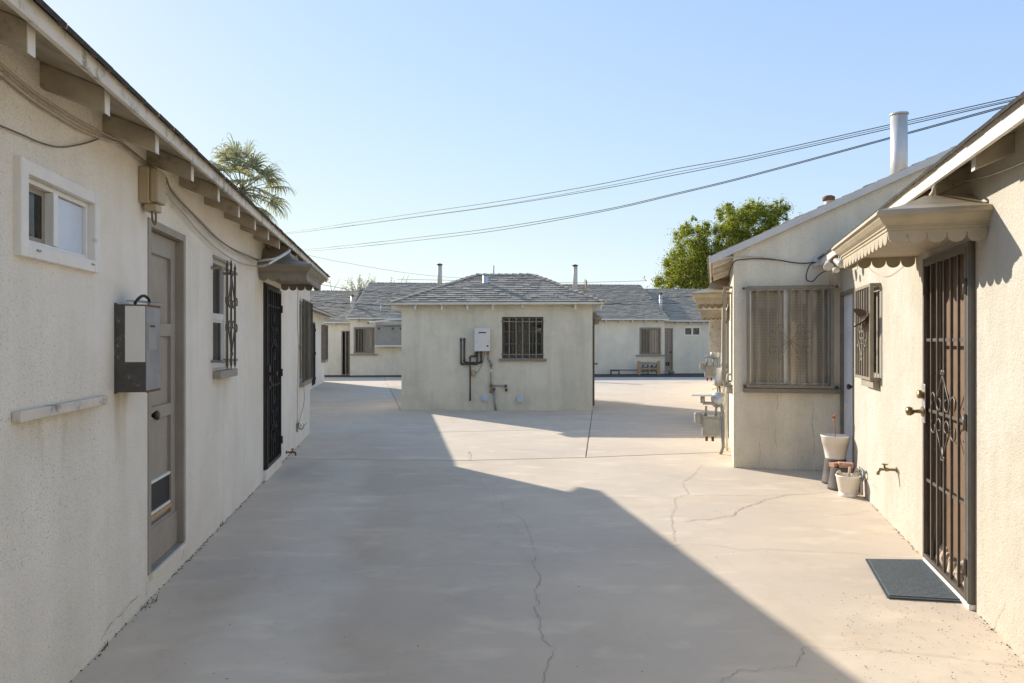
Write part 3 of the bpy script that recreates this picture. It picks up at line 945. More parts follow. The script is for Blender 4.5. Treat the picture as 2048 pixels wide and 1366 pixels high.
mb = MB(); frame_ring(mb, FL, pa, pb, pc, pd, .016, -.066, -.048)
mb.build('pet_flap', 'white_trim', door)
MB().box(FL, pa + .016, pb - .016, -.064, -.058, pc + .016, pd - .016).build('flap_opening', 'black', door)
MB().box(FL, pa, pb, -.062, -.044, pc - .03, pc - .002).build('flap_sill', 'wood_tan', door)
kb = FL.P(x0 + .06, -.043, 1.062)
nq = Vector((FL.nx, FL.ny, 0))
MB().lathe(kb, [(.034, 0), (.034, .006), (.018, .014), (.012, .022), (.012, .034), (.022, .044), (.029, .056), (.027, .068), (.012, .074)], 18, nq).build('knob', 'dark_knob', door)
MB().box(FL, a - .0, b + .0, -.085, .02, c - .03, c).build('threshold', 'stucco_left', door)

# sash window with a three-bar iron guard
a, b, c, d = win_l
mb = MB(); frame_ring(mb, FL, a, b, c, d, .028, -.078, -.03)
mid = FL.hit(440, 634)[1]
mb.box(FL, a + .028, b - .028, -.075, -.035, mid - .022, mid + .03)
w = mb.build('window', 'white_vinyl', left_house, 0.003)
MB().box(FL, a + .028, b - .028, -.070, -.066, mid + .03, d - .028).build('pane', 'glass_dark', w)
MB().box(FL, a + .028, b - .028, -.064, -.060, c + .028, mid - .022).build('pane', 'glass_dark', w)
mb = MB(); frame_ring(mb, FL, a + .028, b - .028, c + .028, mid - .022, .022, -.058, -.045)
mb.build('screen_frame', 'white_vinyl', w)
MB().box(FL, a + .05, b - .05, -.2, -.19, c, d).build('dark_backing', 'dark_room', w)
MB().box(FL, a - .01, b + .06, .0, .062, c - .075, c - .012).build('sill', 'taupe', w, 0.005)
MB().box(FL, a - .01, b + .02, -.004, .012, d - .004, d + .02).build('head_trim', 'taupe', w, 0.003)
q = .095
gc = FL.hit(462.4, 600, q)[0]
for k in (-1, 0, 1):
    s = gc + k * .13
    top, bot = 2.165 - .02 * abs(k), 1.275 + .0 * abs(k)
    mb = MB(); mb.box(FL, s - .007, s + .007, q - .007, q + .007, bot + .05, top - .05)
    for hh, sg in ((top - .05, 1), (bot + .05, -1)):
        mb.add([FL.P(s - .010, q - .01, hh), FL.P(s + .010, q - .01, hh), FL.P(s + .010, q + .01, hh), FL.P(s - .010, q + .01, hh), FL.P(s, q, hh + sg * .055)], [(0, 1, 4), (1, 2, 4), (2, 3, 4), (3, 0, 4), (0, 3, 2, 1)])
    mb.build('guard_bar', 'brown_iron', w)
for h in (2.07, 1.345):
    mb = MB(); mb.box(FL, gc - .26, gc + .26, q - .016, q - .008, h - .012, h + .012)
    mb.build('guard_rail', 'tan_iron', w)
    MB().box(FL, gc - .24, gc - .225, -.02, q - .016, h - .01, h + .01).build('guard_bracket', 'tan_iron', w)
    MB().box(FL, gc + .225, gc + .24, -.02, q - .016, h - .01, h + .01).build('guard_bracket', 'tan_iron', w)
lyre(FL, gc, 1.72, .10, .30, q + .004, .006).build('scroll', 'brown_iron', w)

# black barred security door under the hood
a, b, c, d = gate_l
def security_gate(root, fr, a, b, c, d, q, iron, bars, rails, back, bw=.012, bd=.012, fw=.035, name='security_door', lyres=(), W=.1, H=.2, hinge_side=1, case=.03):
    mb = MB(); frame_ring(mb, fr, a, b, c, d, case, q - .06, q - .012)
    g0 = mb.build(name, iron, root, 0.002)
    mb = MB(); frame_ring(mb, fr, a + case + .003, b - case - .003, c + .008, d - case - .003, fw, q - .012, q + .010)
    mb.build('gate_frame', iron, g0, 0.002)
    i0, i1 = a + case + fw + .003, b - case - fw - .003
    for k in range(bars):
        s = i0 + (i1 - i0) * (k + 1) / (bars + 1)
        MB().box(fr, s - bw / 2, s + bw / 2, q - bd, q + .004, c + fw, d - case - fw).build('bar', iron, g0)
    for h in rails:
        MB().box(fr, i0, i1, q - .012, q - .004, h - .010, h + .010).build('rail', iron, g0)
    for hc in lyres:
        lyre(fr, (i0 + i1) / 2, hc, W, H, q + .006, .0055).build('scroll', iron, g0)
    if back:
        MB().box(fr, a + .01, b - .01, q - .125, q - .105, c, d).build('inner_door', back, g0)
    for h in (c + .2, (c + d) / 2, d - .25):
        s = b - case - .012 if hinge_side > 0 else a + case
        MB().tube([fr.P(s, q + .016, h - .045), fr.P(s, q + .016, h + .045)], .011, 8).build('hinge', iron, g0)
    return g0
gd = security_gate(left_house, FL, a, b, c, d, .03, 'black_iron', 6, (1.0, 1.9), 'black', lyres=(1.55, .62), W=.09, H=.22)
MB().box(FL, a + .05, a + .12, .04, .055, .98, 1.24).build('lock_plate', 'black_iron', gd)
MB().lathe(FL.P(a + .085, .055, 1.15), [(.02, 0), (.012, .02), (.012, .04), (.028, .055), (.028, .075), (.01, .08)], 12, nq).build('knob', 'dark_knob', gd)
MB().lathe(FL.P(a + .085, .055, 1.04), [(.026, 0), (.024, .02), (.0, .024)], 12, nq).build('deadbolt', 'dark_knob', gd)
MB().box(FL, a - .02, b + .02, -.02, .035, 0, c - .003).build('threshold', 'stucco_left', gd, 0.004)
awning(left_house, FL, FL.hit(513.8, 527)[0], FL.hit(513.8, 527)[0] + 1.50, 0, 2.292, .547, 'awning', .20)

# barred window by the far corner
a, b, c, d = bay_l
w = slider_window(left_house, FL, a, b, c, d, -.04, 'alu', 'glass_dark')
MB().box(FL, a, b, -.2, -.19, c, d).build('curtain', 'curtain_dark', w)
MB().box(FL, a - .03, b + .03, 0, .05, c - .07, c - .005).build('sill', 'taupe', w, .004)
mb = MB(); frame_ring(mb, FL, a - .03, b + .03, c, d + .02, .025, .045, .07)
mb.build('guard_frame', 'brown_iron', w)
for k in range(7):
    s = a + (b - a) * (k + .5) / 7
    MB().box(FL, s - .007, s + .007, .05, .064, c, d).build('guard_bar', 'brown_iron', w)
wall_crack(FL, [(202, 1280), (222, 1248), (245, 1225), (262, 1205), (278, 1192)], .004, 'crack', parent=left_house)
wall_crack(FL, [(366, 1090), (367, 1105), (365, 1118)], .006, 'rust', parent=left_house)
wall_crack(FL, [(294, 1165), (293, 1180), (292, 1192)], .004, 'crack', parent=left_house)

# ---- things fixed to that wall
mbx = thing('mail_box', 'rusty dark metal mailbox with a white sheet on its side beside the taupe door', 'mailbox', FL.P(3.63, .07, 1.24))
s0, s1, qq, h0, h1 = FL.hit(228.4, 608)[0], FL.hit(228.4, 608)[0] + .205, .150, 1.240, 1.690
mb = MB()
mb.box(FL, s0, s1, .012, qq - .003, h0, h0 + .006)
mb.box(FL, s0, s0 + .004, .012, qq, h0 + .006, h1)
mb.box(FL, s1 - .004, s1, .012, qq, h0 + .006, h1)
mb.box(FL, s0 + .004, s1 - .004, .012, .016, h0 + .006, h1)
mb.build('body', 'box_dark', mbx)
MB().box(FL, s0 + .001, s1 - .001, qq - .003, qq + .002, h0 + .008, h1 - .006).build('front_panel', 'box_steel', mbx)
MB().box(FL, s0 - .0025, s0 - .001, .052, qq - .002, h0 + .155, h1 - .008).build('paper_sheet', 'paper', mbx)
MB().box(FL, s0 + .025, s0 + .15, qq + .002, qq + .0035, 1.455, 1.60).build('notice', 'meter_grey', mbx)
MB().box(FL, s0 + .05, s0 + .12, qq + .0038, qq + .005, 1.575, 1.585).build('notice_mark', 'black', mbx)
mb = MB()
mb.hexa([FL.P(s0 + .02, .05, h1 + .018), FL.P(s1 + .02, .05, h1 + .03), FL.P(s1 + .03, qq + .012, h1 + .012), FL.P(s0 + .03, qq + .012, h1 + .004),
         FL.P(s0 + .02, .05, h1 + .023), FL.P(s1 + .02, .05, h1 + .035), FL.P(s1 + .03, qq + .012, h1 + .017), FL.P(s0 + .03, qq + .012, h1 + .009)])
mb.build('lid', 'box_steel', mbx)
MB().tube(smooth_path([FL.P(s0 + .02, .09, h1 + .005), FL.P(s0 + .05, .10, h1 + .035), FL.P(s0 + .09, .11, h1 + .05), FL.P(s0 + .13, .12, h1 + .035), FL.P(s0 + .14, .12, h1 + .01)]), .008, 6).build('strap', 'black', mbx)
for h in (h0, h1 - .006):
    MB().box(FL, s0 + .0, s1 + .003, qq + .0021, qq + .004, h - .004, h + .007).build('rim', 'rust', mbx)
MB().box(FL, s0 - .002, s0 + .010, 0, .0118, h0 - .006, h1 + .006).build('wall_flange', 'box_dark', mbx)

ub = thing('utility_box', 'tan plastic cable box under the eave above the taupe door', 'utility box', FL.P(3.9, .04, 2.37))
s0 = FL.hit(276, 330)[0]
MB().box(FL, s0, s0 + .15, .0, .055, 2.275, 2.475).build('body', 'tan_box', ub, .006)
MB().box(FL, s0 + .012, s0 + .15, .0555, .10, 2.285, 2.468).build('cover', 'tan_box', ub, .008)
MB().box(FL, s0 + .03, s0 + .12, .02, .085, 2.235, 2.2745).build('cable_port', 'tan_box', ub, .005)
MB().tube(smooth_path([FL.P(s0 + .04, .06, 2.24), FL.P(s0 + .045, .06, 2.19), FL.P(s0 + .08, .06, 2.165), FL.P(s0 + .10, .06, 2.19), FL.P(s0 + .095, .06, 2.25)]), .006, 6).build('cable_loop', 'cable_brown', ub)

lb = MB()
sa, sb = FL.hit(22, 830)[0], FL.hit(202, 800)[0]
lb.box(FL, sa, sb, 0, .035, 1.195, 1.238)
tag(lb.build('ledge_board', 'trim', None, .005), 'short white painted board fixed low on the wall under the small white window', 'board')

def hose_bib(label, fr, s, h, ln, mat, wheel='galv'):
    t = thing('hose_bib', label, 'tap', fr.P(s, 0, h))
    nd = Vector((fr.nx, fr.ny, 0))
    MB().lathe(fr.P(s, .001, h), [(.022, 0), (.022, .006), (.011, .010), (.011, ln * .45), (.016, ln * .46), (.016, ln * .62), (.010, ln * .64), (.010, ln * .8)], 12, nd).build('pipe', mat, t)
    MB().tube(smooth_path([fr.P(s, ln * .78, h), fr.P(s, ln * .92, h - .004), fr.P(s, ln, h - .03), fr.P(s, ln, h - .045)]), .012, 8).build('spout', mat, t)
    MB().lathe(fr.P(s, ln * .66, h), [(.007, 0), (.007, .035), (.024, .037), (.024, .044), (.007, .046)], 12).build('handle', wheel, t)
    return t
hb = FL.hit(572, 910)
hose_bib('rusty hose tap low on the wall past the black barred door', FL, hb[0], .07, .12, 'rust', 'rust')
ou = thing('cable_outlet', 'small wall outlet with tangled loose cable ends beside the far corner', 'outlet', FL.P(FL.hit(594, 855)[0], 0, .27))
so, ho = FL.hit(593, 855)
MB().box(FL, so - .035, so + .035, 0, .02, ho - .06, ho + .06).build('plate', 'taupe', ou, .003)
for k in range(5):
    pts = [FL.P(so + jit(.02), .02, ho + jit(.04))]
    for j in range(5):
        pts.append(pts[-1] + Vector((jit(.03) + .012, jit(.05), jit(.05))))
    MB().tube(smooth_path(pts, 4), .004, 5).build('cable_end', 'cable_brown', ou)

# cables clipped along the top of the wall
def wall_path(fr, pix, q=.018):
    return smooth_path([fr.at(x, y, q) for x, y in pix], 5)
grp = None
wires('wall_cable', 'thick pale cable drooping above the small white window', 'cable', wall_path(FL, [(-40, 118), (0, 146), (60, 195), (110, 228), (160, 258), (210, 278), (245, 287)], .02), .0085, 'cable_tan')
wires('wall_cable', 'thinner pale cable just above the thick one near the eave', 'cable', wall_path(FL, [(-40, 90), (0, 127), (60, 178), (110, 212), (160, 243), (210, 268), (245, 284)], .026), .006, 'cable_tan')
wires('wall_cable', 'thin brown wire sagging close over the small white window', 'cable', wall_path(FL, [(-30, 238), (0, 251), (50, 272), (80, 285), (120, 294), (165, 288), (200, 277)], .012), .0035, 'cable_brown')
wires('wall_cable', 'upper strand of the cable bundle running from the utility box to the dark hood', 'cable', wall_path(FL, [(245, 285), (290, 325), (330, 362), (365, 405), (400, 440), (440, 480), (480, 508), (518, 522)], .03), .006, 'cable_tan')
wires('wall_cable', 'brown middle strand twisted into the cable bundle before the dark hood', 'cable', wall_path(FL, [(247, 290), (300, 330), (330, 352), (345, 385), (385, 428), (430, 474), (470, 500), (518, 520)], .045), .005, 'cable_brown')
wires('wall_cable', 'lowest slack strand hanging over the sash window to the dark hood', 'cable', wall_path(FL, [(310, 335), (335, 390), (365, 425), (400, 466), (440, 502), (480, 526), (515, 533)], .03), .005, 'cable_tan')
a0 = FL.at(518, 522, .03)
wires('wall_cable', 'pale cables looping over the top of the dark hood to the eave', 'cable',
      smooth_path([a0, FL.at(530, 520, .20), FL.at(553, 516, .30), FL.at(573, 505, .33), FL.at(580, 500, .33)], 5), .011, 'cable_cream')
wires('wall_cable', 'white cable sagging across the near side of the dark hood', 'cable',
      smooth_path([FL.at(515, 533, .04), FL.at(530, 531, .56), FL.at(548, 522, .58), FL.at(572, 508, .45), FL.at(580, 502, .34)], 5), .008, 'cable_cream')
wires('wall_cable', 'tangled pale cable ends tucked under the eave over the dark hood', 'cable',
      smooth_path([FL.at(578, 501, .25), FL.at(583, 510, .26), FL.at(590, 514, .25), FL.at(595, 519, .26), FL.at(588, 519, .25), FL.at(594, 522, .26)], 4), .008, 'cable_tan')
wires('wall_cable', 'cable dropping down the wall between the black door and the far window', 'cable',
      smooth_path([FL.at(596, 575, .012), FL.at(595, 640, .012), FL.at(597, 700, .012), FL.at(595, 780, .012), FL.at(595, 845, .014)], 4), .005, 'cable_tan')
wires('wall_cable', 'thin slack wire bowed in front of the far barred window', 'cable',
      smooth_path([FL.at(598, 690, .08), FL.at(604, 740, .09), FL.at(608, 780, .06), FL.at(608, 805, .04), FL.at(600, 838, .02), FL.at(597, 850, .02)], 4), .0035, 'cable_brown')

# ================================================================== SECOND LEFT BUNGALOW
h2 = thing('bungalow', 'cream bungalow set back behind the left one, with a grey shutter', 'house', FL2.P(19, -2))
L2_END = FL2.hit(648, 766)[0]
gate2 = (FL2.hit(623.5, 700)[0], FL2.hit(628.7, 700)[0], .1, 2.12)
sh2 = FL2.hit(642.5, 690)[0]
win2 = (sh2, sh2 + .95, .84, 2.08)
gable_house(h2, FL2, 12.9, L2_END, 6.0, 2.55, 0.375, 0.37, 0.10, 'stucco_left', [(*gate2, .1), (*win2, .1)],
            rafters=[13.2 + .6 * k for k in range(20)], raft_len=.33)
security_gate(h2, FL2, *gate2, .03, 'black_iron', 5, (1.0,), 'black')
w = slider_window(h2, FL2, *win2, -.04, 'alu', 'glass_dark')
MB().box(FL2, win2[0], win2[1], -.3, -.29, win2[2], win2[3]).build('curtain', 'curtain_dark', w)
MB().box(FL2, win2[0] - .02, win2[1] + .02, 0, .14, win2[2] - .09, win2[2] - .005).build('sill', 'taupe', w, .004)
MB().box(FL2, win2[0] - .012, win2[0] + .03, .005, .145, win2[2], win2[3] + .02).build('shutter', 'taupe_dark', w, .003)
MB().box(FL2, win2[1] - .03, win2[1] + .012, .005, .145, win2[2], win2[3] + .02).build('shutter', 'taupe_dark', w, .003)

# ================================================================== SMALL HOUSE IN THE MIDDLE
hut = thing('laundry_house', 'small grey-cream house with a hipped shingle roof standing in the middle of the court', 'house', FC.P(2, -1.4))
CW, CD, CT = 4.161, 2.8, 2.318
cw0, cw1, _, _ = span(FC, 1004, 634, 1086.7, 717)
wc = (cw0, cw1, FC.hit(1040, 717)[1], FC.hit(1040, 633.7)[1])
mb = MB()
wall_face(mb, FC, 0, CW, 0, CT, [(*wc, .10)])
P = FC.P
mb.poly([P(0, 0, 0), P(0, -CD, 0), P(0, -CD, CT), P(0, 0, CT)])
mb.poly([P(CW, 0, 0), P(CW, -CD, 0), P(CW, -CD, CT), P(CW, 0, CT)])
mb.poly([P(0, -CD, 0), P(CW, -CD, 0), P(CW, -CD, CT), P(0, -CD, CT)])
mb.build('wall', 'stucco_hut', hut)
o = .20
ez = 2.352
rz = 3.09
ra, rb = 1.50, 2.86
qa, qb = o, -CD - o
qm = (qa + qb) / 2
E = [P(-o, qa, ez), P(CW + o, qa, ez), P(CW + o, qb, ez), P(-o, qb, ez)]
RA, RB = P(ra, qm, rz), P(rb, qm, rz)
mb = MB()
lo = Vector((0, 0, -.028))
for f in ((E[0], E[1], RB, RA), (E[2], E[3], RA, RB)):
    mb.prism([p + lo for p in f], list(f))
for f in ((E[1], E[2], RB), (E[3], E[0], RA)):
    mb.prism([p + lo for p in f], list(f))
roof_c = mb.build('roof', 'eave_wood', hut)
z1 = Vector((0, 0, .004))
def grow(p, c):
    v = (p - c); v.z = 0
    return p + v.normalized() * .03
cen = P(CW / 2, qm, ez)
roof_slope(roof_c, grow(E[0], cen) + z1, grow(E[1], cen) + z1, RA + z1, RB + z1, each=roof_c, nmax=298, exposure=.122, tab=(.14, .25), thick=.013)
roof_slope(roof_c, grow(E[1], cen) + z1, grow(E[2], cen) + z1, RB + z1, RB + z1 + Vector((0, .001, 0)))
roof_slope(roof_c, grow(E[3], cen) + z1, grow(E[0], cen) + z1, RA + z1, RA + z1 + Vector((0, .001, 0)))
roof_slope(roof_c, grow(E[2], cen) + z1, grow(E[3], cen) + z1, RB + z1, RA + z1, exposure=.2, tab=(.3, .5))
mc = MB()
dwn = Vector((0, 0, -.42))
sd, nd = Vector((FC.dx, FC.dy, 0)), Vector((FC.nx, FC.ny, 0))
ridge_caps(mc, RA + z1, RB + z1, (nd + dwn).normalized(), (-nd + dwn).normalized(), .16, .11)
for a, b, s1_, s2_ in ((E[0], RA, nd, -sd), (E[1], RB, nd, sd), (E[2], RB, -nd, sd), (E[3], RA, -nd, -sd)):
    x = (b - a); x.z = 0; x.normalize()
    f1 = (s1_ - x * s1_.dot(x)); f2 = (s2_ - x * s2_.dot(x))
    ridge_caps(mc, grow(a, cen) + z1, b + z1, (f1.normalized() + Vector((0, 0, -.28))).normalized(), (f2.normalized() + Vector((0, 0, -.28))).normalized(), .15, .11)
mc.build('ridge_cap', 'shingle', roof_c, normals=False, kind='stuff')
# fascia on four sides, tails
mb = MB()
mb.box(FC, -o - .02, CW + o + .02, qa + .001, qa + .021, ez - .058, ez - .002)
mb.build('fascia', 'trim_clean', hut, .002)
for s in (-o - .021, CW + o + .001):
    MB().box(FC, s, s + .02, qb, qa, ez - .060, ez - .002).build('fascia', 'trim_clean', hut, .002)
MB().box(FC, -o, CW + o, qb - .021, qb - .001, ez - .058, ez - .002).build('fascia', 'trim_clean', hut, .002)
for px in (830.5, 883.5, 934.8, 985.8, 1045.6, 1099, 1150.9):
    s = FC.hit(px, 610, .16)[0]
    sh = .05 if px == 1045.6 else 0
    mb = MB()
    mb.prism([P(s - .022, -.02, CT - .075 + sh), P(s - .022, .165, CT - .135 + sh), P(s - .022, .165, CT + .0), P(s - .022, -.02, CT + .01)],
             [P(s + .022, -.02, CT - .075 + sh), P(s + .022, .165, CT - .135 + sh), P(s + .022, .165, CT + .0), P(s + .022, -.02, CT + .01)])
    if px != 1099:
        mb.build('rafter', 'trim_clean', hut, .002)
for s, g in ((0, -1), (CW, 1)):
    mb = MB()
    a = [P(s, .0, CT - .13), P(s + g * .17, .17, CT - .12), P(s + g * .17, .17, CT), P(s, 0, CT)]
    t = (sd * g - nd) * .02
    mb.prism(a, [p + t for p in a])
    mb.build('hip_rafter', 'trim_clean', hut, .002)
    for k in range(1, 5):
        q0 = -k * .58
        MB().box(FC, min(s, s + g * .16), max(s, s + g * .16), q0 - .022, q0 + .022, CT - .11, CT).build('rafter', 'trim_clean', hut, .002)
# barred window
a, b, c, d = wc
mb = MB(); frame_ring(mb, FC, a, b, c, d, .05, -.095, -.055)
m = (a + b) / 2
mb.box(FC, m - .025, m + .025, -.09, -.058, c + .05, d - .05)
w = mb.build('window', 'brown_iron', hut, .002)
for x0, x1 in ((a + .05, m - .025), (m + .025, b - .05)):
    MB().box(FC, x0, x1, -.082, -.078, c + .05, d - .05).build('pane', 'glass_dark', w)
    mb = MB()
    for t in (1 / 3, 2 / 3):
        h = c + .05 + (d - c - .1) * t
        mb.box(FC, x0, x1, -.088, -.066, h - .012, h + .012)
    mb.box(FC, (x0 + x1) / 2 - .011, (x0 + x1) / 2 + .011, -.087, -.067, c + .05, d - .05)
    mb.build('muntin', 'brown_iron', w)
MB().box(FC, a, b, -.45, -.44, c, d).build('dark_backing', 'dark_room', w)
mb = MB()
n = 16
x0, x1 = a + .30, a + .58
for i in range(n):
    s = x0 + (x1 - x0) * i / n
    mb.poly([FC.P(s, -.30 - .02 * sin(i * 2.1), c), FC.P(s + (x1 - x0) / n, -.30 - .02 * sin((i + 1) * 2.1), c), FC.P(s + (x1 - x0) / n, -.30 - .02 * sin((i + 1) * 2.1), d), FC.P(s, -.30 - .02 * sin(i * 2.1), d)])
mb.build('curtain', 'curtain', w)
MB().box(FC, b - .26, b - .06, -.35, -.33, c, d - .2).build('curtain', 'curtain_dark', w)
sl = FC.hit(997.8, 720)[0], FC.hit(1093, 720)[0]
MB().box(FC, sl[0], sl[1], 0, .06, c - .058, c - .004).build('sill', 'tan_iron', w, .006)
mb = MB()
for x in (1018.6, 1032.2, 1045.3, 1058.9, 1072.4):
    s = FC.hit(x, 680, .03)[0]
    MB().box(FC, s - .012, s + .012, .024, .036, c - .03, d - .02).build('guard_bar', 'tan_iron', w)
for y in (643, 709):
    h = FC.hit(1040, y, .03)[1]
    s0_, s1_ = FC.hit(1001.8, y, .03)[0], FC.hit(1088.5, y, .03)[0]
    MB().box(FC, s0_, s1_, .010, .022, h - .012, h + .012).build('guard_rail', 'tan_iron', w)
# roof vent and wire mast
def on_slope(px, py, q, frac=0):
    return FC.at(px, py, q)
v0 = P(FC.hit(971, 580, -.85)[0], -.85, 2.83)
mb = MB()
mb.lathe(v0 + Vector((0, 0, -.08)), [(.10, 0), (.085, .06), (.068, .09), (.066, .26), (.058, .262)], 16)
mb.build('roof_vent', 'galv_warm', hut)
m0 = point_at(1172.5, 580, 15.6)
MB().tube([m0 + Vector((0, 0, -.12)), m0 + Vector((0, 0, .22))], .022, 8).build('mast', 'wood_tan', hut)
MB().tube([m0 + Vector((-.05, 0, -.05)), m0 + Vector((-.06, 0, .12)), m0 + Vector((-.02, 0, .26))], .006, 5).build('aerial', 'cable_brown', hut)
# side door and hood on the right wall
FCR = Fr(P(CW).x, P(CW).y, -FC.nx, -FC.ny, 'r')
gd = security_gate(hut, FCR, .55, 1.42, .06, 2.05, .075, 'brown_iron', 5, (1.0,), 'taupe')
MB().lathe(FCR.P(.65, .09, 1.0), [(.02, 0), (.012, .03), (.028, .045), (.028, .065), (.01, .07)], 12, (FCR.nx, FCR.ny, 0)).build('knob', 'brass', gd)
awning(hut, FCR, .75, 1.7, 0, 2.03, .27, 'taupe', .14, .8)

# ---- things on the front wall of the small house
ht = thing('water_heater', 'white tankless water heater box hung on the front of the small middle house', 'water heater', FC.P(FC.hit(964, 680)[0], .12, 1.3))
a, b = FC.hit(948.8, 680, .2)[0], FC.hit(980.1, 680, .2)[0]
c, d = FC.hit(964, 702, .2)[1], FC.hit(964, 656.5, .2)[1]
MB().box(FC, a + .006, b - .006, .02, .17, c, d).build('body', 'heater_white', ht, .006)
MB().box(FC, a, b, .1705, .20, c - .004, d + .006).build('front_cover', 'heater_white', ht, .008)
fa = lambda px: FC.hit(px, 680, .2)[0]
fh = lambda py: FC.hit(964, py, .2)[1]
MB().box(FC, fa(957.2), fa(972), .198, .2022, fh(666.4), fh(663)).build('flue_slot', 'black', ht, .004)
MB().box(FC, fa(957.2), fa(972), .2022, .207, fh(664), fh(662.6)).build('slot_lip', 'heater_white', ht)
mb = MB()
for i in range(7):
    x = fa(952.5) + i * .0105
    mb.box(FC, x, x + RND.uniform(.005, .008), .2005, .2015, fh(668.3), fh(667.4))
mb.build('nameplate', 'meter_blue', ht)
MB().box(FC, fa(973.6), fa(977), .2005, .204, fh(693.6), fh(690.4)).build('control_knob', 'black', ht)
for x in (951.5, 975):
    mb = MB()
    for i in range(4):
        for j in range(2):
            mb.box(FC, fa(x) + j * .018, fa(x) + j * .018 + .010, .2003, .2013, fh(686) + i * .014, fh(686) + i * .014 + .006)
    mb.build('louvre', 'meter_grey', ht)
MB().box(FC, fa(958), fa(970), .0, .02, d - .02, d + .025).build('hanger', 'heater_white', ht)
MB().box(FC, a + .02, b - .02, .03, .16, c - .012, c - .0005).build('base_plate', 'meter_grey', ht)

def pipe(label, fr, pix, r, mat, q=.035, fittings=True, cat='pipe', name='water_pipe', grp=None):
    pts = [fr.at(x, y, q) for x, y in pix]
    mb = MB(); full = []
    for i, p in enumerate(pts):
        if 0 < i < len(pts) - 1:
            a, b = (pts[i - 1] - p), (pts[i + 1] - p)
            k = min(.03, a.length / 2, b.length / 2)
            p0, p1 = p + a.normalized() * k, p + b.normalized() * k
            full += [p0, p0.lerp(p, .6).lerp(p1.lerp(p, .6), .3), p0.lerp(p, .6).lerp(p1.lerp(p, .6), .7), p1]
        else:
            full.append(p)
    mb.tube(full, r, 8)
    o = mb.build(name, mat)
    tag(o, label, cat, grp)
    if fittings:
        mf = MB()
        for i, p in enumerate(pts):
            ds = ([(pts[i - 1] - p).normalized()] if i else []) + ([(pts[i + 1] - p).normalized()] if i < len(pts) - 1 else [])
            for dd in ds:
                mf.tube([p + dd * (r * .8), p + dd * (r * 3.0)], r * 1.35, 8)
        mf.build('fitting', mat, o)
    return o
pipe('outer of the two dark insulated pipes turning along the wall left of the water heater', FC, [(922, 676), (922, 728.5), (954.5, 728.5), (954.5, 703)], .019, 'pipe_dark', .05)
pipe('inner of the two dark insulated pipes turning along the wall left of the water heater', FC, [(928.7, 676), (928.7, 725), (962.7, 725.5), (962.7, 710)], .019, 'pipe_dark', .035)
pipe('long dark drain pipe running down the wall below the water heater', FC, [(953, 712.5), (940.3, 712.5), (940.3, 802)], .018, 'pipe_dark', .075)
gp = pipe('grey gas pipe stepping down from the water heater with brass unions', FC, [(976.6, 703), (976.6, 721), (982, 724), (982, 770), (982.6, 784)], .017, 'pipe_grey', .045, name='gas_pipe')
for y in (731, 741.5, 771, 783):
    p = FC.at(982, y, .045)
    MB().tube([p + Vector((0, 0, -.03)), p + Vector((0, 0, .03))], .030, 8).build('union', 'brass' if y != 741.5 else 'heater_white', gp)
MB().tube([FC.at(983, 771.5, .045), FC.at(1011.5, 771.5, .045), FC.at(1012.3, 775, .045), FC.at(1012.6, 780.5, .045)], .017, 8).build('branch', 'pipe_grey', gp)
for x, y in ((1011.5, 771.5), (1012.6, 780)):
    p = FC.at(x, y, .045)
    MB().tube([p + Vector((0, 0, -.03)), p + Vector((0, 0, .025))], .028, 8).build('union', 'rust', gp)
rp = pipe('short grey pipe rising out of the concrete at the wall foot', FC, [(988, 779), (988.6, 800), (991.3, 820.5)], .021, 'pipe_grey', .04, False)
MB().lathe(FC.at(988, 778.5, .04), [(.034, -.02), (.034, .02), (.01, .03)], 10).build('cap', 'rust', rp)
for x, y, nm in ((951.5, 708.5, 'a'), (962.5, 706.5, 'b')):
    vt = thing('shutoff_valve', 'brass service valve under the water heater, ' + ('nearer its left edge' if nm == 'a' else 'below its middle'), 'valve', FC.at(x, y, .05))
    MB().tube([FC.at(x, y - 4, .055), FC.at(x, y + 5, .055)], .024, 8).build('valve_body', 'pipe_dark', vt)
    MB().tube([FC.at(x - 3, y, .07), FC.at(x + 3, y, .07)], .014, 6).build('lever', 'brass', vt)
jb = thing('junction_box', 'tan weatherproof outlet box beside the drain pipe', 'outlet box', FC.at(947.5, 745.5, 0))
a, b = FC.hit(943, 745)[0], FC.hit(951.5, 745)[0]
MB().box(FC, a, b, 0, .07, FC.hit(947, 752)[1], FC.hit(947, 741)[1]).build('body', 'tan_box', jb, .008)
MB().box(FC, a + .01, b - .012, .0705, .085, FC.hit(947, 750.5)[1], FC.hit(947, 739)[1]).build('cover', 'tan_box', jb, .006)
wires('heater_cord', 'thin cord curving from the tan outlet box up to the water heater', 'cord', wall_path(FC, [(951.5, 746), (957, 742), (963, 730), (967, 718), (969, 706)], .06), .006, 'cable_brown')
for x, y, lab in ((970.8, 797, 'galvanised hooded wall vent left of the rising grey pipe'), (1040.7, 799, 'galvanised hooded wall vent on its own right of the rising grey pipe')):
    vt = thing('wall_vent', lab, 'vent', FC.at(x, y, 0))
    a, b = FC.hit(x - 6.8, y)[0], FC.hit(x + 6.8, y)[0]
    h = FC.hit(x, y)[1]
    MB().box(FC, a, b, 0, .006, h - .085, h + .085).build('flange', 'trim_clean', vt)
    mb = MB()
    mb.prism([FC.P(a + .01, .006, h - .05), FC.P(a + .01, .075, h - .055), FC.P(a + .01, .075, h - .02), FC.P(a + .01, .02, h + .075), FC.P(a + .01, .006, h + .075)],
             [FC.P(b - .02, .006, h - .05), FC.P(b - .02, .075, h - .055), FC.P(b - .02, .075, h - .02), FC.P(b - .02, .02, h + .075), FC.P(b - .02, .006, h + .075)])
    mb.build('hood', 'galv', vt, .003)
MB_ = None

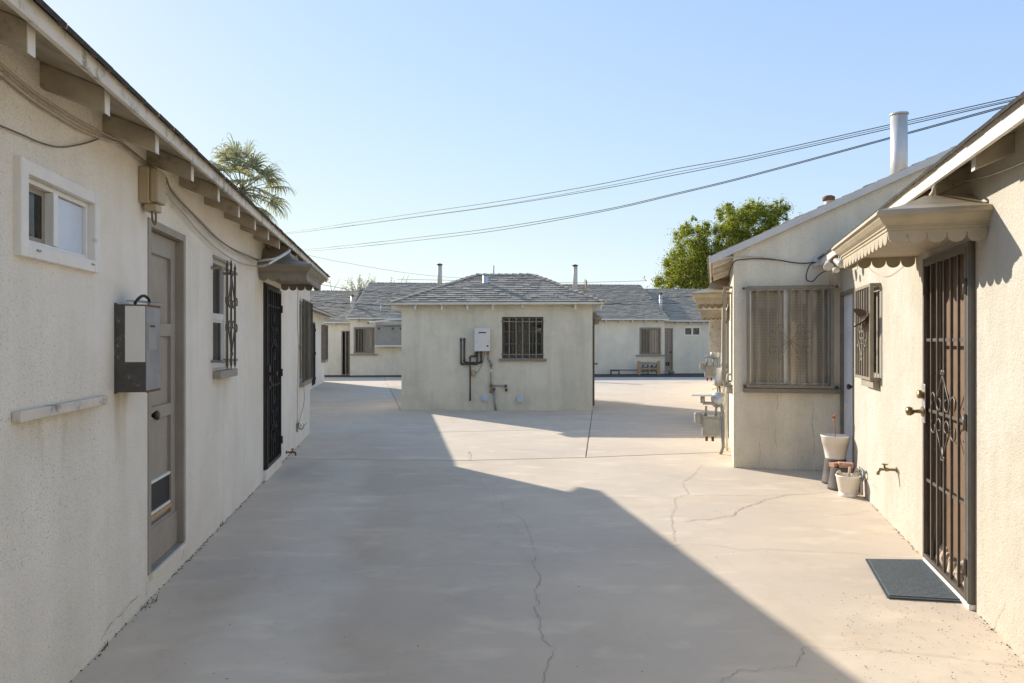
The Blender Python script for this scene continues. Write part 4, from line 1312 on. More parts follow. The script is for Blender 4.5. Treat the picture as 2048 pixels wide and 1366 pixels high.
# ================================================================== ROW ACROSS THE BACK
row = thing('bungalow_row', 'long cream bungalow row with grey shingle roofs closing the back of the court', 'house', FB.P(7, -3))
BL = 14.323
bwin_l = (*span(FB, 707.5, 600, 749, 600)[:2], FB.hit(728, 707)[1], FB.hit(728, 654)[1])
bwin_r = (*span(FB, 1279, 600, 1322, 600)[:2], FB.hit(1300, 709)[1], FB.hit(1300, 655)[1])
def block(s0, s1, q, top, holes, ez_, rz_, run, ov, e0=0.0, e1=0.0, r0=0.0, r1=0.0, expo=.14, depth=8.0, tab=(.16, .34)):
    mb = MB(); P = FB.P
    wall_face(mb, FB, s0, s1, 0, top, holes, q)
    mb.poly([P(s0, q, 0), P(s0, -depth, 0), P(s0, -depth, top), P(s0, q - run, rz_ - .03), P(s0, q, top)])
    mb.poly([P(s1, q, 0), P(s1, -depth, 0), P(s1, -depth, top), P(s1, q - run, rz_ - .03), P(s1, q, top)])
    mb.poly([P(s0, -depth, 0), P(s1, -depth, 0), P(s1, -depth, top), P(s0, -depth, top)])
    mb.build('wall', 'stucco_back', row)
    a, b = s0 - e0, s1 + e1
    pf = [P(a, q + ov, ez_), P(b, q + ov, ez_), P(b - r1, q - run, rz_), P(a + r0, q - run, rz_)]
    pb = [P(b, -depth - ov, ez_), P(a, -depth - ov, ez_), P(a + r0, q - run, rz_), P(b - r1, q - run, rz_)]
    lo = Vector((0, 0, -.03))
    mb = MB()
    mb.prism([p + lo for p in pf], pf); mb.prism([p + lo for p in pb], pb)
    for x, y in ((0, 3), (1, 2)):
        pass
    rf = mb.build('roof', 'eave_wood', row)
    z = Vector((0, 0, .004))
    roof_slope(rf, pf[0] + z, pf[1] + z, pf[3] + z, pf[2] + z, exposure=expo, tab=tab, thick=.014)
    mc = MB(); nd = Vector((FB.nx, FB.ny, 0)); dw = Vector((0, 0, -.42))
    ridge_caps(mc, pf[3] + z, pf[2] + z, (nd + dw).normalized(), (-nd + dw).normalized(), .2, .13)
    mc.build('ridge_cap', 'shingle', rf, normals=False, kind='stuff')
    MB().box(FB, a, b, q + ov + .001, q + ov + .022, ez_ - .075, ez_ - .005).build('fascia', 'trim_clean', row)
    mr = MB()
    for e, r in ((pf[0], pf[3]), (pf[1], pf[2])):
        sg = -1 if e is pf[0] else 1
        o_ = Vector((FB.dx, FB.dy, 0)) * .02 * sg
        A = [e + Vector((0, 0, -.08)), e + Vector((0, 0, .008)), r + Vector((0, 0, .008)), r + Vector((0, 0, -.08))]
        mr.prism(A, [p + o_ for p in A])
    mr.build('rake_board', 'trim_clean', row)
    return rf
block(0, BL, 0, 2.47, [(*bwin_l, .1), (*bwin_r, .1)], 2.555, 4.46, 4.2, .25, .12, .12, .55, 0.0)
door_bl = (*span(FB, 683, 660, 700, 660, -.35)[:2], .02, FB.hit(690, 661.5, -.35)[1])
door_br = (*span(FB, 1329.5, 660, 1346, 660, -.3)[:2], .05, FB.hit(1338, 656, -.3)[1])
win_br = (*span(FB, 1368.4, 660, 1400.2, 660, -.3)[:2], FB.hit(1384, 671, -.3)[1], FB.hit(1384, 654.4, -.3)[1])
win_bl = (*span(FB, 648, 660, 657.5, 660, -.35)[:2], FB.hit(654, 697, -.35)[1], FB.hit(654, 661.5, -.35)[1])
block(-5.5, -.01, -.35, 2.28, [(*door_bl, .15), (*win_bl, .1)], 2.375, 4.03, 3.8, .22, .1, 0, 0, 0)
block(BL + .01, BL + 7.5, -.3, 2.40, [(*door_br, .1), (*win_br, .08)], 2.50, 4.27, 4.0, .24, 0, .1, 0, 0)
for s in [.35 + .62 * k for k in range(23)]:
    MB().box(FB, s - .022, s + .022, 0, .22, 2.375, 2.475).build('rafter', 'trim_clean', row)
for s, q, h in ((-.7, -.35, 2.2), (-1.9, -.35, 2.2), (-2.6, -.35, 2.2), (BL + .65, -.3, 2.32), (BL + 1.3, -.3, 2.32), (BL + 1.95, -.3, 2.32), (BL + 2.55, -.3, 2.32), (BL + 3.2, -.3, 2.32)):
    MB().box(FB, s - .022, s + .022, q, q + .2, h, h + .10).build('rafter', 'trim_clean', row)
def back_window(a, b, c, d, q, left_mat, right_mat, bars):
    mb = MB(); frame_ring(mb, FB, a, b, c, d, .07, q - .06, q + .02)
    m = (a + b) / 2
    mb.box(FB, m - .03, m + .03, q - .055, q + .0, c + .07, d - .07)
    w = mb.build('window', 'taupe', row)
    for x0, x1, mt in ((a + .07, m - .03, left_mat), (m + .03, b - .07, right_mat)):
        MB().box(FB, x0, x1, q - .045, q - .04, c + .07, d - .07).build('pane', 'glass', w)
        n = 14; mb = MB()
        for i in range(n):
            s = x0 + (x1 - x0) * i / n; e = x0 + (x1 - x0) * (i + 1) / n
            f = .03 * (i % 2)
            mb.poly([FB.P(s, q - .10 - f, c), FB.P(e, q - .10 - .03 * ((i + 1) % 2), c), FB.P(e, q - .10 - .03 * ((i + 1) % 2), d), FB.P(s, q - .10 - f, d)])
        mb.build('curtain', mt, w)
    for k in range(bars):
        s = a + (b - a) * (k + .6) / (bars + .2)
        MB().box(FB, s - .012, s + .012, q + .03, q + .05, c + .03, d - .03).build('guard_bar', 'tan_iron', w)
    for h in (c + .06, d - .08):
        MB().box(FB, a, b, q + .021, q + .031, h - .015, h + .015).build('guard_rail', 'tan_iron', w)
    MB().box(FB, a - .15, b + .15, q, q + .08, c - .08, c - .01).build('sill', 'taupe', w)
    return w
back_window(*bwin_l, 0, 'curtain_dark', 'curtain', 7)
back_window(*bwin_r, 0, 'curtain_dark', 'curtain', 8)
# half-open door on the left, panel door on the right
a, b, c, d = door_bl
mb = MB(); frame_ring(mb, FB, a, b, c, d, .05, -.45, -.34, wb=.001)
dr = mb.build('door', 'taupe_dark', row)
MB().box(FB, a, b, -.9, -.88, c, d).build('dark_backing', 'dark_room', dr)
p0 = FB.P(b - .05, -.40, 0); dirv = (Vector((FB.nx, FB.ny, 0)) * -.62 + Vector((FB.dx, FB.dy, 0)) * -.42).normalized()
FD = Fr(p0.x, p0.y, dirv.x, dirv.y, 'r')
MB().box(FD, 0, .75, -.02, .02, c + .01, d - .06).build('leaf', 'taupe_dark', dr)
MB().box(FB, (a + b) / 2 - .03, (a + b) / 2 + .01, -.42, -.36, c, d - .05).build('screen_door_edge', 'taupe', dr)
a, b, c, d = door_br
mb = MB(); frame_ring(mb, FB, a, b, c, d, .04, -.40, -.29, wb=.001)
dr = mb.build('door', 'taupe', row)
MB().box(FB, a + .04, b - .04, -.385, -.36, c, d - .04).build('leaf', 'taupe', dr)
for h0, h1 in ((1.50, d - .2), (.85, 1.42), (.30, .78)):
    mb = MB(); frame_ring(mb, FB, a + .12, b - .12, h0, h1, .02, -.36, -.345)
    mb.build('panel', 'taupe_dark', dr)
MB().box(FB, a + .05, a + .24, -.36, -.352, .36, .54).build('pet_flap', 'black', dr)
MB().lathe(FB.P(b - .10, -.36, 1.0), [(.03, 0), (.015, .02), (.035, .05), (.01, .07)], 10, (FB.nx, FB.ny, 0)).build('knob', 'dark_knob', dr)
a, b, c, d = win_br
mb = MB(); frame_ring(mb, FB, a - .03, b + .03, c - .03, d + .03, .075, -.34, -.28)
mb.box(FB, (a + b) / 2 - .04, (a + b) / 2 + .04, -.34, -.29, c + .045, d - .045)
w = mb.build('window', 'white_vinyl', row)
for x0, x1 in ((a + .045, (a + b) / 2 - .04), ((a + b) / 2 + .04, b - .045)):
    MB().box(FB, x0, x1, -.335, -.33, c + .045, d - .045).build('pane', 'glass_dark', w)
MB().box(FB, a, b, -.6, -.59, c, d).build('dark_backing', 'dark_room', w)
a, b, c, d = win_bl
mb = MB(); frame_ring(mb, FB, a, b, c, d, .05, -.42, -.33)
mb.box(FB, a + .05, b - .05, -.42, -.34, (c + d) / 2 - .03, (c + d) / 2 + .03)
w = mb.build('window', 'white_vinyl', row)
for h0, h1 in ((c + .05, (c + d) / 2 - .03), ((c + d) / 2 + .03, d - .05)):
    MB().box(FB, a + .05, b - .05, -.41, -.405, h0, h1).build('pane', 'glass_dark', w)
# wall cupboard with two doors, rolled canvas shade over it
a, b = FB.hit(751, 670, .35)[0], FB.hit(751, 670, .35)[0] + 2.0
c, d = FB.hit(770, 690, .35)[1], FB.hit(770, 653, .35)[1]
cb = thing('wall_cupboard', 'grey hanging cupboard with framed doors on the back row left of the small house', 'cupboard', FB.P((a + b) / 2, .17, c))
MB().box(FB, a, b, .01, .33, c, d).build('body', 'cabinet', cb)
for k, (x0, x1) in enumerate(((a + .03, a + .87), (a + .98, b - .03))):
    dd = MB().box(FB, x0, x1, .3305, .345, c + .03, d - .03).build('door', 'cabinet', cb)
    mb = MB(); frame_ring(mb, FB, x0 + .09, x1 - .09, c + .10, d - .10, .02, .345, .352)
    mb.build('moulding', 'cabinet', dd)
    for s in (x0 + .12, x1 - .12):
        MB().box(FB, s - .05, s + .05, .3455, .356, d - .14, d - .045).build('hinge', 'rust', dd)
MB().box(FB, a - .03, b + .02, .01, .42, c - .075, c - .003).build('shelf', 'trim_clean', cb)
aw = thing('canvas_shade', 'rolled pale canvas shade on a white sloping pole over the grey cupboard', 'shade', FB.P(a + 1, .3, d + .1))
MB().tube([FB.at(752, 648, .35), FB.P(b, .35, d + .16)], .10, 12).build('canvas_roll', 'canvas', aw)
MB().tube([FB.at(736, 646, .65), FB.at(782, 639.5, .40), FB.at(808, 638.5, .40)], .045, 8).build('pole', 'trim_clean', aw)
MB().tube([FB.at(735.2, 646.1, .65), FB.at(737.5, 645.8, .65)], .05, 8).build('pole_cap', 'black', aw)
MB().tube([FB.at(779.5, 634, .40), FB.at(779.5, 643, .40)], .02, 6).build('bracket', 'galv', aw)
# flues and vents on the roofs
def flue(px, py_top, py_bot, y, r, mat, cap=True, parent=row, nm='flue'):
    t, b = point_at(px, py_top, y), point_at(px, py_bot, y)
    hgt = t.z - b.z
    f = MB().lathe(b - Vector((0, 0, .25)), [(r, 0), (r, hgt + .25)], 16).build(nm, mat, parent)
    if cap:
        MB().lathe(b + Vector((0, 0, hgt - .02)), [(r * 1.02, 0), (r * .9, .05), (r * 1.35, .052), (r * 1.35, .075), (r * .3, .12)], 16).build('cap', 'rust', f)
    return f
flue(879.5, 531, 566, 32.6, .11, 'flue')
flue(1150.3, 533, 574, 32.4, .11, 'flue')
flue(987.3, 531, 546, 33.2, .035, 'flue', False)
flue(704.5, 593, 619, 31.6, .07, 'galv_warm', True)
flue(1321.5, 589, 619, 33.0, .075, 'galv_warm', True)
av = point_at(762, 628, 30.8)
MB().tube([av - Vector((0, 0, .15)), av + Vector((0, 0, .42))], .02, 6).build('mast', 'galv', row)
ds = thing('satellite_dish', 'small satellite dish with a long feed arm on the right corner of the back roof', 'satellite dish', point_at(1292, 574, 35.0))
b0 = point_at(1293, 575, 35.0); b1 = point_at(1299.5, 566, 35.0)
MB().tube([b0, point_at(1298, 571, 35.0), b1], .022, 6).build('mast', 'galv', ds)
ax = Vector((-.75, -.35, .55)).normalized()
MB().lathe(b1 + ax * .02, [(.03, -.03), (.10, -.02), (.26, .03), (.262, .04), (.10, -.005), (.02, -.012)], 20, ax, .85).build('dish', 'galv_warm', ds)
MB().tube([b1, point_at(1294, 563, 34.9), point_at(1286.3, 555.5, 34.8), point_at(1287.5, 552.5, 34.8)], .015, 6).build('feed_arm', 'galv', ds)
MB().lathe(point_at(1288.5, 553.5, 34.8), [(.03, -.04), (.04, .04), (.01, .05)], 10, ax).build('feed_horn', 'galv', ds)
# gas meters behind a wooden rail
rk = thing('meter_guard_rail', 'tan wooden post-and-rail guard in front of the gas meters by the back wall', 'guard rail', FB.P(FB.hit(1298, 740, .6)[0], .6, -.012))
sA, sB = FB.hit(1278.3, 735, .6)[0], FB.hit(1317.7, 735, .6)[0]
for s in (sA, sB):
    MB().box(FB, s - .05, s + .05, .55, .65, -.012, .62).build('post', 'wood_tan', rk, .006)
for h in (.26, .52):
    MB().box(FB, sA + .052, sB - .052, .58, .62, h - .035, h + .035).build('rail', 'wood_tan', rk, .004)
for k, px in enumerate((1289.5, 1306.5)):
    s = FB.hit(px, 735, .3)[0]
    gm = thing('gas_meter', ('left' if k == 0 else 'right') + '-hand blue-grey gas meter behind the tan wooden rail', 'gas meter', FB.P(s, .3, 0))
    MB().box(FB, s - .11, s + .11, .2, .40, .12, .34).build('body', 'meter_blue', gm, .02)
    MB().box(FB, s - .10, s + .10, .22, .42, .345, .44).build('index_head', 'meter_blue', gm, .015)
    MB().box(FB, s - .055, s + .055, .4205, .424, .365, .42).build('dial', 'paper', gm)
    MB().tube([FB.P(s + .16, .28, -.01), FB.P(s + .16, .28, .50), FB.P(s + .05, .28, .50), FB.P(s + .05, .28, .44)], .022, 8).build('riser', 'pipe_grey', gm)
pipe('long grey gas pipe low along the back wall left of the wooden rail', FB, [(1220, 740), (1279, 740), (1279, 725), (1302, 725)], .03, 'pipe_grey', .2, False, 'pipe', 'gas_pipe')
pipe('short bent pipe stub standing beside the back wall', FB, [(1222, 749), (1222, 741), (1238, 741), (1238, 749)], .028, 'pipe_dark', .45, False, 'pipe', 'gas_pipe')
bw = thing('planter_bowl', 'low grey bowl on the ground at the foot of the back right door', 'bowl', FB.P(FB.hit(1342, 745, .3)[0], .3, -.012))
MB().lathe(bw.location, [(.09, 0), (.17, .12), (.18, .16), (.165, .16), (.13, .10), (.01, .09)], 18).build('bowl', 'meter_grey', bw)
MB().lathe(Vector(bw.location) + Vector((-.05, -.02, .08)), [(.02, 0), (.10, .02), (.08, .09), (.02, .10)], 9, (0.3, 0, 1)).build('dead_plant', 'litter', bw)

# ================================================================== RIGHT BUNGALOW
right_house = thing('bungalow', 'sunlit cream bungalow at the right edge with a barred brown door', 'house', FR.P(4, -2))
nR = Vector((FR.nx, FR.ny, 0))
gate_r = (FR.hit(1951, 1100, .0)[0], FR.hit(1856, 1000, 0)[0], .035, 2.06)
win_r = (FR.hit(1759.5, 700)[0] + .01, FR.hit(1759.5, 700)[0] + .66, 1.17, 2.0)
door_w = (FR.hit(1707.5, 800)[0], FR.hit(1681, 800)[0], .03, 2.06)
rafR = [(3.318 + .592 * k) / .9586 for k in range(-9, 8)]
wall_end_R = 8.22
roof_r = gable_house(right_house, FR, -5, wall_end_R, 6.0, 2.515, 0.42, 0.20, 0.0, 'stucco_right', [(*gate_r, .12), (*win_r, .09), (*door_w, .06)],
                     rafters=rafR, raft_len=.165, gable_far=False, fascia=(.085, .022), fdrop=.050, deck=.04, trim='trim_clean')
a, b, c, d = gate_r
gr = security_gate(right_house, FR, a, b, c, d, .030, 'bronze_iron', 5, (FR.hit(1895, 679.5, .05)[1], FR.hit(1895, 835, .05)[1], FR.hit(1895, 992, .05)[1]), None,
                   bw=.015, bd=.010, fw=.030, lyres=(FR.hit(1895, 836, .05)[1],), W=.125, H=.245, hinge_side=-1, case=.022)
MB().box(FR, a + .002, a + .023, -.002, .038, c, d).build('casing', 'frame_grey', gr, .003)
MB().box(FR, b - .023, b - .002, -.002, .034, c, d).build('casing', 'frame_grey', gr, .003)
MB().box(FR, a + .023, b - .023, -.002, .033, d - .023, d).build('casing', 'frame_grey', gr, .003)
dl = MB().box(FR, a + .01, b - .01, -.095, -.075, c + .01, d - .02).build('inner_door', 'door_brown', right_house)
MB().box(FR, a, b, -.12, .034, 0, c - .002).build('threshold', 'white_trim', right_house, .006)
mb = MB()
for i in range(16):
    p = FR.P(a + .06 + i * .048, -.048 + jit(.008), .045 + jit(.012))
    mb.lathe(p, [(.015, -.03), (.04, -.01), (.045, .03 + jit(.02)), (.032, .07 + jit(.02)), (.012, .09 + jit(.03))], 7, (jit(.9), jit(.5), 1), .6)
mb.build('draught_stopper', 'rag', dl)
# lock on the far stile
s_l = b - .05
pl = MB().box(FR, s_l - .055, s_l + .02, .041, .047, .955, 1.215).build('lock_plate', 'alu', gr, .003)
MB().lathe(FR.P(s_l - .02, .047, 1.145), [(.030, 0), (.028, .03), (.024, .034), (.0, .036)], 16, nR).build('deadbolt', 'brass', gr)
MB().lathe(FR.P(s_l - .02, .047, 1.03), [(.036, 0), (.034, .008), (.014, .016), (.012, .05), (.022, .06), (.031, .078), (.029, .096), (.012, .104)], 18, nR).build('knob', 'brass', gr)
sA = FR.hit(1987, 414)[0]
awning(right_house, FR, sA, sA + 1.50, 0, 2.20, .545, 'awning_tan', .135)
# small window with a box guard
a, b, c, d = win_r
w = slider_window(right_house, FR, a, b, c, d, -.05, 'taupe', 'glass_dark')
MB().box(FR, a, b, -.3, -.29, c, d).build('dark_backing', 'dark_room', w)
MB().box(FR, a + .02, a + .09, -.28, -.2, c, d).build('curtain', 'curtain', w)
MB().box(FR, a - .015, b - .16, 0, .055, c - .085, c - .018).build('sill', 'taupe', w, .006)
q = .0875
g0, g1 = FR.hit(1739.8, 600, q)[0], FR.hit(1709.6, 600, q)[0]
hb_, htp = 1.155, 2.012
mb = MB()
frame_ring(mb, FR, g0, g1, hb_, htp, .028, q - .03, q)
for s in (g0, g1 - .028):
    mb.box(FR, s, s + .028, .0, q - .031, htp - .028, htp)
    mb.box(FR, s, s + .028, .0, q - .031, hb_, hb_ + .028)
gb = mb.build('window_guard', 'tan_iron', right_house, .002)
for k in range(6):
    s = g0 + .028 + (g1 - g0 - .056) * (k + .5) / 6
    MB().box(FR, s - .0065, s + .0065, q - .022, q - .006, hb_ + .028, htp - .028).build('guard_bar', 'tan_iron', gb)
lyre(FR, (g0 + g1) / 2, 1.56, .10, .20, q + .004, .005).build('scroll', 'tan_iron', gb)
# white panelled door in the far end of the wall
a, b, c, d = door_w
mb = MB(); frame_ring(mb, FR, a, b, c, d, .04, -.06, .006, wb=.001)
dw = mb.build('door', 'taupe_dark', right_house, .002)
MB().box(FR, a + .04, b - .04, -.055, -.03, c, d - .04).build('leaf', 'door_white', dw, .002)
mid_ = (a + b) / 2
for h0, h1 in ((1.62, 1.86), (.95, 1.52), (.25, .82)):
    for x0, x1 in ((a + .11, mid_ - .04), (mid_ + .04, b - .11)):
        mb = MB(); frame_ring(mb, FR, x0, x1, h0, h1, .022, -.030, -.024)
        mb.box(FR, x0 + .05, x1 - .05, -.030, -.025, h0 + .05, h1 - .05)
        mb.build('panel', 'door_white', dw, .002)
MB().lathe(FR.P(a + .11, -.03, 1.02), [(.03, 0), (.028, .008), (.013, .014), (.013, .035), (.026, .045), (.030, .06), (.028, .072), (.01, .078)], 16, nR).build('knob', 'dark_knob', dw)
wall_crack(FR, [(1985, 1262), (1992, 1240), (2003, 1222), (2010, 1205)], .003, parent=right_house)
wall_crack(FR, [(1728, 962), (1735, 958), (1742, 960)], .004, 'crack', parent=right_house)
wall_crack(FR, [(1744, 968), (1750, 974), (1755, 977)], .004, 'crack', parent=right_house)

# ================================================================== RIGHT-HAND WING
wing = thing('bungalow', 'cream house whose gable end has the big barred window with blinds', 'house', FW.P(3, -6))
LW_ = 17.5
ww = (FW.hit(1494, 670)[0], FW.hit(1667, 670)[0], FW.hit(1576, 775)[1], FW.hit(1576, 571)[1])
PT, DW = 0.44, 6.4
mb = MB()
wtop = 2.595
wall_face(mb, FW, 0, DW, 0, wtop, [(*ww, .10)])
mb.poly([FW.P(0, 0, wtop), FW.P(DW, 0, wtop), FW.P(DW / 2, 0, wtop + PT * DW / 2)])
side = [(.45, 1.42, .95, 2.17), (2.7, 3.6, .08, 2.1), (7.3, 8.2, .08, 2.1), (4.6, 5.6, .95, 2.1), (9.6, 10.5, .9, 2.1)]
mw = MB(); wall_face(mw, FS, 0, LW_, 0, wtop, [(*h, .09) for h in side])
for x in (mw,):
    mb.v_off = 0
mb.add(mw.v, mw.f)
bk0, bk1 = FS.P(LW_, 0, 0), FS.P(LW_, -DW, 0)
up = Vector((0, 0, wtop))
mb.poly([bk0, bk1, bk1 + up, (bk0 + bk1) / 2 + Vector((0, 0, wtop + PT * DW / 2)), bk0 + up])
mb.poly([FW.P(DW), FS.P(LW_, -DW), FS.P(LW_, -DW, wtop), FW.P(DW, 0, wtop)])
mb.build('wall', 'stucco_wing', wing)
wdir = Vector((FW.dx, FW.dy, 0)); sdir = Vector((FS.dx, FS.dy, 0))
def wp(u_, v_, h):
    p = FW.P(0) + wdir * u_ + sdir * v_
    return Vector((p.x, p.y, h))
ov, vg = .26, -.03
ze = wtop - PT * ov
zr = wtop + PT * DW / 2
mb = MB()
dk = Vector((0, 0, .028))
A = [wp(-ov, vg, ze), wp(-ov, LW_ + .2, ze), wp(DW / 2, LW_ + .2, zr), wp(DW / 2, vg, zr)]
B_ = [wp(DW + ov, vg, ze), wp(DW + ov, LW_ + .2, ze), wp(DW / 2, LW_ + .2, zr), wp(DW / 2, vg, zr)]
mb.prism(A, [p + dk for p in A]); mb.prism(B_, [p + dk for p in B_])
rw = mb.build('roof', 'eave_wood', wing)
z = Vector((0, 0, .031))
roof_slope(rw, wp(-ov - .03, vg - .02, ze - .012) + z, wp(-ov - .03, LW_ + .2, ze - .012) + z, wp(DW / 2, vg - .02, zr) + z, wp(DW / 2, LW_ + .2, zr) + z)
roof_slope(rw, wp(DW + ov, vg - .02, ze) + z, wp(DW + ov, LW_ + .2, ze) + z, wp(DW / 2, vg - .02, zr) + z, wp(DW / 2, LW_ + .2, zr) + z, exposure=.3, tab=(.4, .7))
mb = MB()
for e in (A, B_):
    a_ = [e[0] + Vector((0, 0, -.05)), e[0] + Vector((0, 0, .035)), e[3] + Vector((0, 0, .035)), e[3] + Vector((0, 0, -.05))]
    mb.prism([p - sdir * .001 for p in a_], [p - sdir * .024 for p in a_])
mb.build('rake_board', 'trim_blue', wing)
MB().hexa([wp(-ov - .024, vg - .024, ze - .03), wp(-ov - .002, vg - .024, ze - .03), wp(-ov - .002, LW_ + .2, ze - .03), wp(-ov - .024, LW_ + .2, ze - .03),
           wp(-ov - .024, vg - .024, ze + .045), wp(-ov - .002, vg - .024, ze + .045), wp(-ov - .002, LW_ + .2, ze + .045), wp(-ov - .024, LW_ + .2, ze + .045)]).build('fascia', 'trim_clean', wing, .003)
for k in range(28):
    v_ = .08 + k * .61
    mb = MB()
    a_ = [wp(-.235, v_, ze - .09), wp(.02, v_, wtop - .10), wp(.02, v_, wtop - .002), wp(-.235, v_, ze + .008)]
    mb.prism(a_, [p + sdir * .045 for p in a_])
    mb.build('rafter', 'trim', wing, .002)
# big barred window with blinds
a, b, c, d = ww
mb = MB(); frame_ring(mb, FW, a, b, c, d, .03, -.095, -.02)
m = FW.hit(1573, 670)[0]
w = mb.build('window', 'taupe', wing, .003)
mb = MB(); frame_ring(mb, FW, a + .031, b - .031, c + .031, d - .031, .022, -.075, -.035)
mb.box(FW, m - .028, m + .020, -.07, -.035, c + .053, d - .053)
mb.build('sash', 'alu', w, .002)
MB().box(FW, a + .053, m - .028, -.060, -.057, c + .053, d - .053).build('pane', 'glass', w)
MB().box(FW, m + .020, b - .053, -.068, -.065, c + .053, d - .053).build('pane', 'glass', w)
mb = MB()
n = 62
for i in range(n):
    h = c + .04 + (d - c - .08) * i / n
    for x0, x1 in ((a + .03, m - .01), (m + .01, b - .03)):
        tq = .010
        mb.add([FW.P(x0, -.080, h + .001), FW.P(x1, -.080, h + .001), FW.P(x1, -.091, h + .0165), FW.P(x0, -.091, h + .0165)], [(0, 1, 2, 3)])
mb.build('blind', 'blind', w, normals=False, kind='stuff')
MB().box(FW, a, b, -.5, -.49, c, d).build('dark_backing', 'curtain_dark', w)
MB().box(FW, a + .55, a + .68, -.32, -.31, c, d).build('curtain', 'curtain_dark', w)
MB().box(FW, FW.hit(1486, 780)[0], FW.hit(1679, 780)[0], 0, .075, c - .062, c - .008).build('sill', 'taupe_dark', w, .006)
q = .085
g0, g1 = FW.hit(1493.5, 670, q)[0], FW.hit(1668, 670, q)[0]
gh0, gh1 = FW.hit(1576, 776, q)[1], FW.hit(1576, 571.5, q)[1]
mb = MB(); frame_ring(mb, FW, g0, g1, gh0, gh1, .034, q - .03, q)
gw = mb.build('window_guard', 'tan_iron', wing, .002)
for x in (1514.8, 1536.4, 1558.4, 1580.5, 1602.3, 1624.2, 1646.6):
    s = FW.hit(x, 670, q)[0]
    MB().box(FW, s - .0095, s + .0095, q - .024, q - .006, gh0 + .034, gh1 - .034).build('guard_bar', 'tan_iron', gw)
mb = MB(); gx = FW.hit(1580.5, 670, q)[0]
for sx in (1, -1):
    for sy in (1, -1):
        pts = [(.0, .0), (.06, .09)] + arc(.105, .16, .055, .03, -2.4, 3.2, 14)
        mb.tube([FW.P(gx + sx * x, q + .004, 1.49 + sy * y) for x, y in pts], .0035, 5)
        pts = [(0, -.02), (.10, .05)] + arc(.19, .09, .05, .03, -2.2, 3.0, 14)
        mb.tube([FW.P(gx + sx * x, q + .004, 1.49 + sy * y) for x, y in pts], .0035, 5)
mb.build('scroll', 'tan_iron', gw)
for x, y in ((1487, 577), (1488, 771), (1673, 573.5), (1673, 774)):
    p = FW.at(x, y, .02)
    MB().tube([p - Vector((FW.nx, FW.ny, 0)) * .02, p + Vector((FW.nx, FW.ny, 0)) * .06], .012, 8).build('anchor_bolt', 'dark_knob', gw)
for s_ in (g0, g1 - .03):
    for h_ in (gh0 + .002, gh1 - .03):
        MB().box(FW, s_, s_ + .03, .0, q - .031, h_, h_ + .028).build('bracket', 'tan_iron', gw)
wall_crack(FW, [(1554, 791), (1556, 803), (1553, 815), (1555, 819)], .006, 'crack', parent=wing)
wall_crack(FW, [(1626, 800), (1627, 825), (1624, 850), (1629, 885), (1628, 910)], .004, parent=wing)
wall_crack(FW, [(1519, 885), (1521, 905), (1518, 930)], .004, parent=wing)
wall_crack(FW, [(1552, 850), (1549, 870), (1553, 895)], .003, parent=wing)
# side of the wing: guard box, hoods, doors
q = .11
a, b, c, d = side[0]
w = slider_window(wing, FS, a, b, c, d, -.04, 'white_vinyl')
MB().box(FS, a, b, -.3, -.29, c, d).build('curtain', 'curtain', w)
mb = MB(); frame_ring(mb, FS, a - .04, b + .04, c - .02, d + .02, .03, q - .03, q)
for s_ in (a - .04, b + .01):
    for h_ in (c - .02, d - .01):
        mb.box(FS, s_, s_ + .03, 0, q - .031, h_, h_ + .03)
gsd = mb.build('window_guard', 'tan_iron', wing)
for k in range(7):
    s_ = a + (b - a) * (k + .5) / 7
    MB().box(FS, s_ - .007, s_ + .007, q - .02, q - .006, c, d).build('guard_bar', 'tan_iron', gsd)
MB().box(FS, a - .06, b + .06, 0, .07, c - .1, c - .03).build('sill', 'taupe', gsd, .004)
for k in (3, 4):
    a, b, c, d = side[k]
    w = slider_window(wing, FS, a, b, c, d, -.04, 'white_vinyl')
    MB().box(FS, a, b, -.3, -.29, c, d).build('curtain', 'curtain', w)
    mb = MB(); frame_ring(mb, FS, a - .03, b + .03, c - .02, d + .02, .03, .03, .05)
    g_ = mb.build('window_guard', 'tan_iron', wing)
    for j in range(7):
        s_ = a + (b - a) * (j + .5) / 7
        MB().box(FS, s_ - .007, s_ + .007, .034, .046, c, d).build('guard_bar', 'tan_iron', g_)
for k in (1, 2):
    security_gate(wing, FS, *side[k], .006, 'tan_iron', 5, (1.0,), 'trim')
sA = (10.2 - 8.125) / FS.dy
awning(wing, FS, sA, sA + 1.5, 0, 2.225, .56, 'awning_tan', .24)
sB = (14.4 - 8.125) / FS.dy
awning(wing, FS, sB, sB + 1.5, 0, 2.16, .56, 'awning_tan', .24)
# flues on the wing roof
t, b = point_at(1798, 228, 10.0), point_at(1798, 400, 10.0)
fl = MB().lathe(b, [(.112, 0), (.112, t.z - b.z)], 24).build('flue', 'galv_warm', wing)
MB().lathe(t, [(.114, -.02), (.128, -.016), (.128, .0), (.110, .004)], 24).build('rim', 'galv_warm', fl)
t, b = point_at(1657.5, 397, 10.0), point_at(1657.5, 425, 10.0)
fl = MB().lathe(b, [(.062, 0), (.062, t.z - b.z)], 16).build('flue', 'flue', wing)
MB().lathe(t, [(.085, -.03), (.085, .02), (.05, .04), (.0, .045)], 16).build('cap', 'rust', fl)
# bluish flashing where the near roof meets the gable
fa_, fb_ = FW.at(1626, 518, .012), FW.at(1690, 488, .012)
mb = MB()
mb.hexa([fa_ + Vector((0, 0, -.10)), fb_ + Vector((0, 0, -.10)), fb_ + Vector((0, -.02, -.10)), fa_ + Vector((0, -.02, -.10)), fa_, fb_, fb_ + Vector((0, -.02, 0)), fa_ + Vector((0, -.02, 0))])
mb.build('flashing', 'galv', wing)

